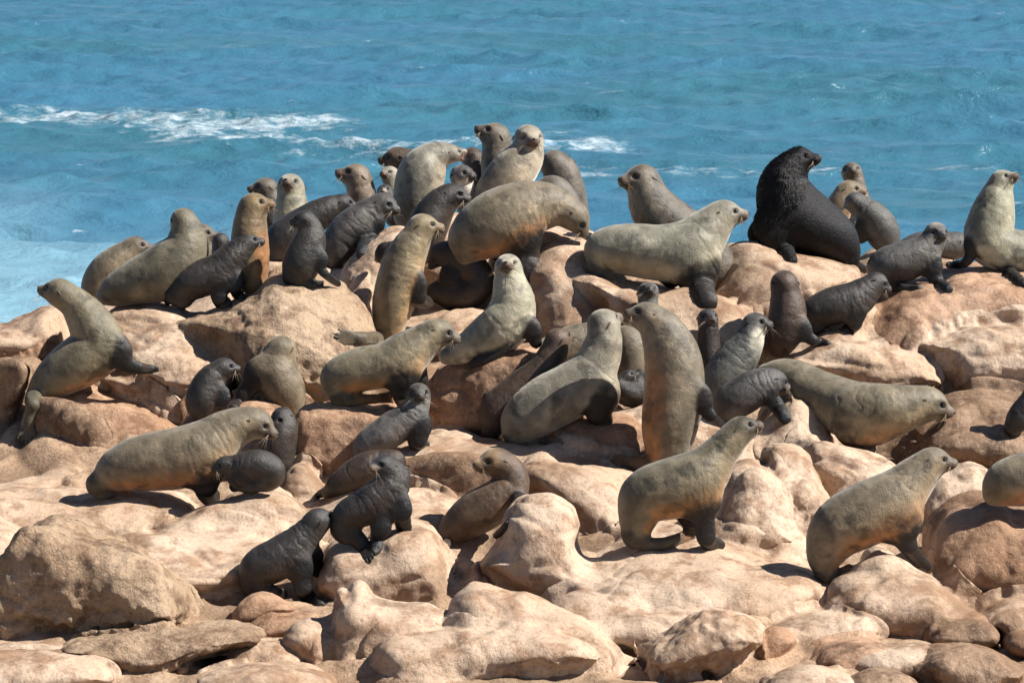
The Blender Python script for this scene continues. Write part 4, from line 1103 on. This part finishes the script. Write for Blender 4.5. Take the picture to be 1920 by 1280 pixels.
seal("black pup curled up under the chin of the large left foreground seal scratching itself", "black", (480,918),
     [(470,908,12),(500,900,22),(510,884,26),(490,874,31),(462,872,27),(442,872,20)], (422,872,18), (-1,-0.25,0.3),
     hind=[[(474,908,12),(452,910,9),(436,902,7),(432,884,6),(440,868,8)]], fore=[[(455,890,12),(450,902,9),(440,912,8)]], dd=-0.2, digits=False, **P)
seal("charcoal pup with its head tucked down behind the muzzle of the large left foreground seal", "black", (520,868),
     [(522,862,30),(524,832,34),(534,802,27)], (530,782,20), (-0.65,-0.45,0.6), **P)
seal("black pup standing with its back to the viewer at the lower left", "black", (575,1128),
     [(476,1096,22),(486,1066,37),(524,1046,40),(556,1020,34),(580,996,28)], (596,976,25), (0.8,0.4,-0.5),
     fore=[[(558,1050,20),(566,1088,14),(572,1112,11),(600,1136,8)],[(585,1030,14,16),(596,1070,10,18)],[(572,1000,10,8),(556,998,7,8),(548,1000,5,8)]], hind=[[(474,1100,16),(500,1106,11),(520,1110,9),(538,1118,8)]], **P)
seal("black pup on a smooth boulder looking left, one hind flipper dangling", "black", (750,998),
     [(636,992,16),(652,968,30),(692,946,36),(730,918,35),(740,892,28)], (722,875,24), (-0.85,0.12,0.55),
     fore=[[(700,935,17),(714,972,16),(712,1000,14),(704,1034,7)],[(748,940,16),(754,972,13),(758,994,10)]], hind=[[(645,992,17),(668,1008,13),(680,1022,11),(696,1052,11)]], pmz=(0.16,0.11,0.075), **P)
seal("dark seal lying behind the pup with the dangling flipper", "dark", (690,925),
     [(612,925,10),(642,904,25),(684,880,32),(718,870,27)], (738,865,23), (0.4,0.0,-1),
     fore=[[(640,900,12),(615,918,8),(596,928,5)]], dd=0.25, pup=True, group=G_AD, cat="seal")
seal("chocolate brown young seal with a golden face turned to the left in the centre foreground", "choc", (850,1014),
     [(836,1008,14),(854,988,30),(892,962,41),(932,938,40),(962,908,31),(954,880,28)], (930,866,28), (-1,-0.05,0.4),
     fore=[[(968,920,14),(974,950,9),(960,975,7),(930,1004,5)]], hind=[[(836,1006,10),(838,1022,6)]], belly=0.4, digits=False, **A)
seal("big pale seal lying with its shadowed back and head turned away in the middle", "pale", (985,828),
     [(968,812,22),(982,788,43),(1020,760,52),(1072,730,52),(1112,694,44),(1130,650,37),(1133,622,30)], (1131,606,28), (0.72,0.4,-0.55),
     fore=[[(1126,730,28),(1122,762,20),(1122,778,16),(1132,790,13)]], hind=[[(962,815,14),(985,826,9),(1015,828,8),(1056,831,7)]], **A)
seal("slim chocolate brown seal looking right from behind the big pale lying one", "brown", (930,816),
     [(922,804,20),(932,770,33),(966,735,33),(1010,700,31),(1036,664,27)], (1046,637,23), (0.72,0.35,-0.5), hind=[[(918,800,12),(930,815,8),(948,818,6)],[(922,760,10),(912,742,6)]], digits=False, **A)
seal("olive seal lying hidden behind the slim brown one with only its flank showing", "olive", (990,705),
     [(978,694,30),(1024,672,36),(1072,648,38),(1100,635,30)], (1115,625,22), (1,0,-0.3), dd=0.2, h=3.2, whisk=False, **A)
seal("tall olive seal with its back to the viewer and its pointed face turned left", "olive", (1250,868),
     [(1246,872,22),(1249,840,40),(1256,790,54),(1264,735,57),(1262,680,54),(1248,635,45),(1228,606,33)], (1211,591,26), (-1,0.22,0.2),
     fore=[[(1312,735,16),(1322,768,11),(1338,785,8),(1356,798,5)]], hind=[[(1232,872,14),(1205,868,12),(1180,866,11),(1144,862,10)]], **A)
seal("little pale seal with a dark face peeping over the back of the tall olive one", "silver", (1215,640),
     [(1214,605,22),(1213,570,19)], (1213,549,20), (0.05,0.32,1), h=2.2, cap=(0.28,0.26,0.22), dd=0.05, **A)
seal("olive seal between the two large upright ones seen only as a strip of back", "olive", (1180,730),
     [(1184,715,32),(1182,665,33),(1178,640,28)], (1168,628,18), (-0.5,0,-1), h=3.2, whisk=False, **A)
seal("black pup lying left of the tall olive seal, small face raised", "black", (1180,760),
     [(1212,738,22),(1180,738,25),(1162,722,18)], (1178,706,14), (0.8,0.4,0.3), fore=[[(1195,715,9),(1200,700,7)]], dd=-0.15, **P)
seal("black pup half lost in shadow directly behind the tall olive seal", "black", (1200,712),
     [(1202,705,22),(1202,665,20)], (1206,640,16), (0.5,0.2,-0.8), h=2.6, **P)
seal("reddish brown seal showing only a domed back beside the small upright black pup", "brown", (1300,660),
     [(1300,650,22),(1297,615,19)], (1296,600,19), (0.1,0,-1), h=2.8, dd=0.3, whisk=False, **A)
seal("small black pup sitting upright and facing the viewer right of the tall olive seal", "black", (1328,675),
     [(1330,672,23),(1328,640,21),(1327,614,19)], (1326,597,19), (0.25,0.15,1), pmz=(0.13,0.10,0.08), **P)
seal("silver young seal with a bright white chest and dark face looking right", "silver", (1355,770),
     [(1338,758,26),(1352,720,40),(1374,684,40),(1396,652,33),(1408,626,26)], (1416,608,23), (1,0.12,0.45), bib=1.0, belly=0.4,
     fore=[[(1385,680,14),(1400,684,11),(1414,692,8)]], **P)
seal("charcoal pup climbing right over a boulder with its flipper spread out", "grey", 26.25,
     [(1352,778,16),(1370,756,33),(1400,736,37),(1432,718,29)], (1454,713,21), (0.9,-0.35,-0.3),
     fore=[[(1430,728,17),(1446,748,12),(1460,764,11),(1474,786,8)]], pmz=(0.16,0.13,0.11), **P)
seal("long olive seal crawling downhill to the right with its head low", "olive", (1610,836),
     [(1440,702,20,150),(1480,712,40,130),(1530,742,50,90),(1590,766,54,40),(1644,770,52,5),(1688,762,42),(1714,757,35)], (1732,754,30), (1,-0.32,0.15),
     fore=[[(1602,780,36),(1604,806,25),(1606,822,18),(1614,838,14)],[(1570,790,14,16),(1578,815,9,18)]], **A)
seal("slim brown seal with its back turned standing on the long low boulder", "brown", (1475,658),
     [(1458,652,18),(1470,624,36),(1477,588,36),(1474,555,29)], (1470,531,25), (-0.25,0.1,-1),
     fore=[[(1498,612,16),(1512,630,10),(1530,640,8),(1552,645,6)]], dd=-0.15, **A)
seal("black pup nosing uphill to the right beside the slim brown back", "black", (1590,622),
     [(1518,600,16),(1528,586,29),(1562,574,36),(1602,562,35),(1626,544,27)], (1644,530,20), (0.9,-0.35,0.05),
     fore=[[(1596,578,18),(1604,598,12),(1600,612,9),(1584,620,7)]], hind=[[(1522,606,14),(1532,618,9),(1550,620,7)]], digits=False, **P)
seal("pale olive seal walking right along the crest with head held high", "pale", (1170,531),
     [(1122,492,18),(1134,468,38),(1182,468,49),(1240,474,53),(1294,464,53),(1322,438,44),(1342,416,34)], (1358,402,28), (1,0.1,0.12),
     fore=[[(1300,490,34),(1310,522,24),(1316,542,18),(1328,568,13)],[(1262,500,18,18),(1258,524,12,20)]], hind=[[(1116,498,14),(1128,512,10),(1146,520,9),(1178,533,8)]], **A)
seal("heavy grey-brown seal sitting behind the pale walking one and facing left", "dun", (1365,555),
     [(1352,530,24),(1338,500,42),(1296,455,52),(1246,415,50),(1222,385,43),(1212,358,35)], (1204,337,30), (-1,0.06,0.45), dd=0.35, **A)
seal("large black bull with a thick shaggy mane and head thrown up", "bull", (1560,487),
     [(1592,474,22),(1562,446,45),(1520,422,58),(1484,392,60),(1469,355,49),(1479,322,36)], (1499,300,25), (0.88,0.16,0.42), mz=1.1,
     fore=[[(1450,420,30),(1462,452,20),(1472,470,13),(1486,490,8)],[(1430,430,18,15),(1424,450,12,18)]], hind=[[(1590,480,12),(1604,495,8),(1622,506,6)]], digits=False, mane=True, name="bull_seal", cat="seal")
seal("lone pale seal head sticking up behind the olive one right of the bull", "dun", 31.6,
     [(1614,400,26),(1606,360,21),(1602,340,19)], (1597,323,19), (-0.1,0.3,1), h=2.4, pup=True, **A)
seal("olive-golden seal facing right just behind the curved back of a grey pup", "tan", 31.1,
     [(1562,425,26),(1570,395,26),(1582,372,24)], (1592,358,21), (1,0.08,0.25), h=2.6, **A)
seal("slate grey pup with its back turned right of the bull", "grey", (1660,468),
     [(1664,460,20),(1656,438,32),(1640,412,32),(1618,392,24)], (1603,379,19), (-0.6,-0.1,-0.8),
     fore=[[(1622,420,12),(1615,445,9)]], **P)
seal("small dark pup whose face shows between the bull and the slate grey back", "black", 30.75,
     [(1594,465,20),(1592,440,20)], (1605,424,18), (1,-0.08,0.4), h=2.3, **P)
seal("pale-capped black-faced grey pup sitting on the brown stained boulder", "grey", (1700,532),
     [(1650,516,17),(1660,500,34),(1698,490,38),(1732,472,31),(1750,452,23)], (1755,437,21), (0.4,-0.05,1), cap=(0.20,0.18,0.16),
     fore=[[(1742,490,16),(1752,514,12),(1758,530,10),(1778,542,7)]], hind=[[(1658,526,12),(1685,540,8),(1724,541,6)]], digits=False, **P)
seal("grey pup lying flat behind the one with the pale cap", "grey", (1770,492),
     [(1690,470,18),(1726,462,27),(1770,462,28),(1796,460,25)], (1812,457,18), (1,-0.1,0.3), dd=0.3, h=2.8, **P)
seal("tall cream-chested seal sitting bolt upright near the right edge with nose in the air", "chest", (1850,500),
     [(1990,500,34,8),(1930,480,44,6),(1880,468,44,2),(1854,446,46),(1860,408,43),(1868,374,33)], (1878,340,22), (0.75,0.42,0.45),
     fore=[[(1872,462,19),(1878,488,12),(1892,510,10),(1926,538,7)],[(1826,450,14),(1820,478,9),(1806,494,7),(1778,497,5)]], **A)
seal("dark seal of which a sliver of back shows left of the cream-chested one", "dun", 31.3,
     [(1845,470,24),(1840,420,24),(1844,400,21)], (1850,385,17), (0.3,0,-1), h=3.2, whisk=False, **A)
# ---- front right
seal("olive seal standing with arched belly right of the foreground centre, nose raised", "olive", (1225,1027),
     [(1192,1004,20),(1196,970,36),(1212,930,50),(1262,914,57),(1314,890,50),(1346,854,36),(1372,824,30)], (1390,805,26), (0.95,0.36,0.15),
     fore=[[(1308,920,32),(1318,962,19),(1322,994,15),(1328,1014,12),(1350,1021,8)],[(1290,940,18,22),(1296,990,12,24)]], hind=[[(1190,1000,18),(1206,1018,12),(1236,1020,10),(1270,1010,9),(1308,995,9)]], **A)
seal("large olive seal at front right with a scuffed shoulder and head turned to the right", "olive", (1548,1088),
     [(1546,1074,18),(1548,1036,36),(1572,992,54),(1626,962,60),(1680,930,51),(1716,896,40),(1738,874,31)], (1751,864,27), (1,0.02,0.2),
     fore=[[(1682,960,34),(1694,1004,19),(1710,1034,12),(1738,1062,7)]], hind=[[(1546,1076,14),(1566,1078,9),(1592,1064,7)]], digits=False, **A)
seal("olive seal cut off by the right edge with only its rounded rump in view", "olive", (1880,965),
     [(1866,925,24),(1890,905,44),(1940,895,52),(1990,880,46)], (2030,850,28), (1,0.1,0), whisk=False, **A)
seal("dark pup cut off by the right edge above the cropped olive rump", "black", (1905,818),
     [(1900,800,18),(1914,780,25),(1936,750,24),(1942,725,18)], (1942,708,17), (-0.5,0.3,-0.6), fore=[[(1912,780,9),(1902,800,7),(1898,818,5)]], **P)
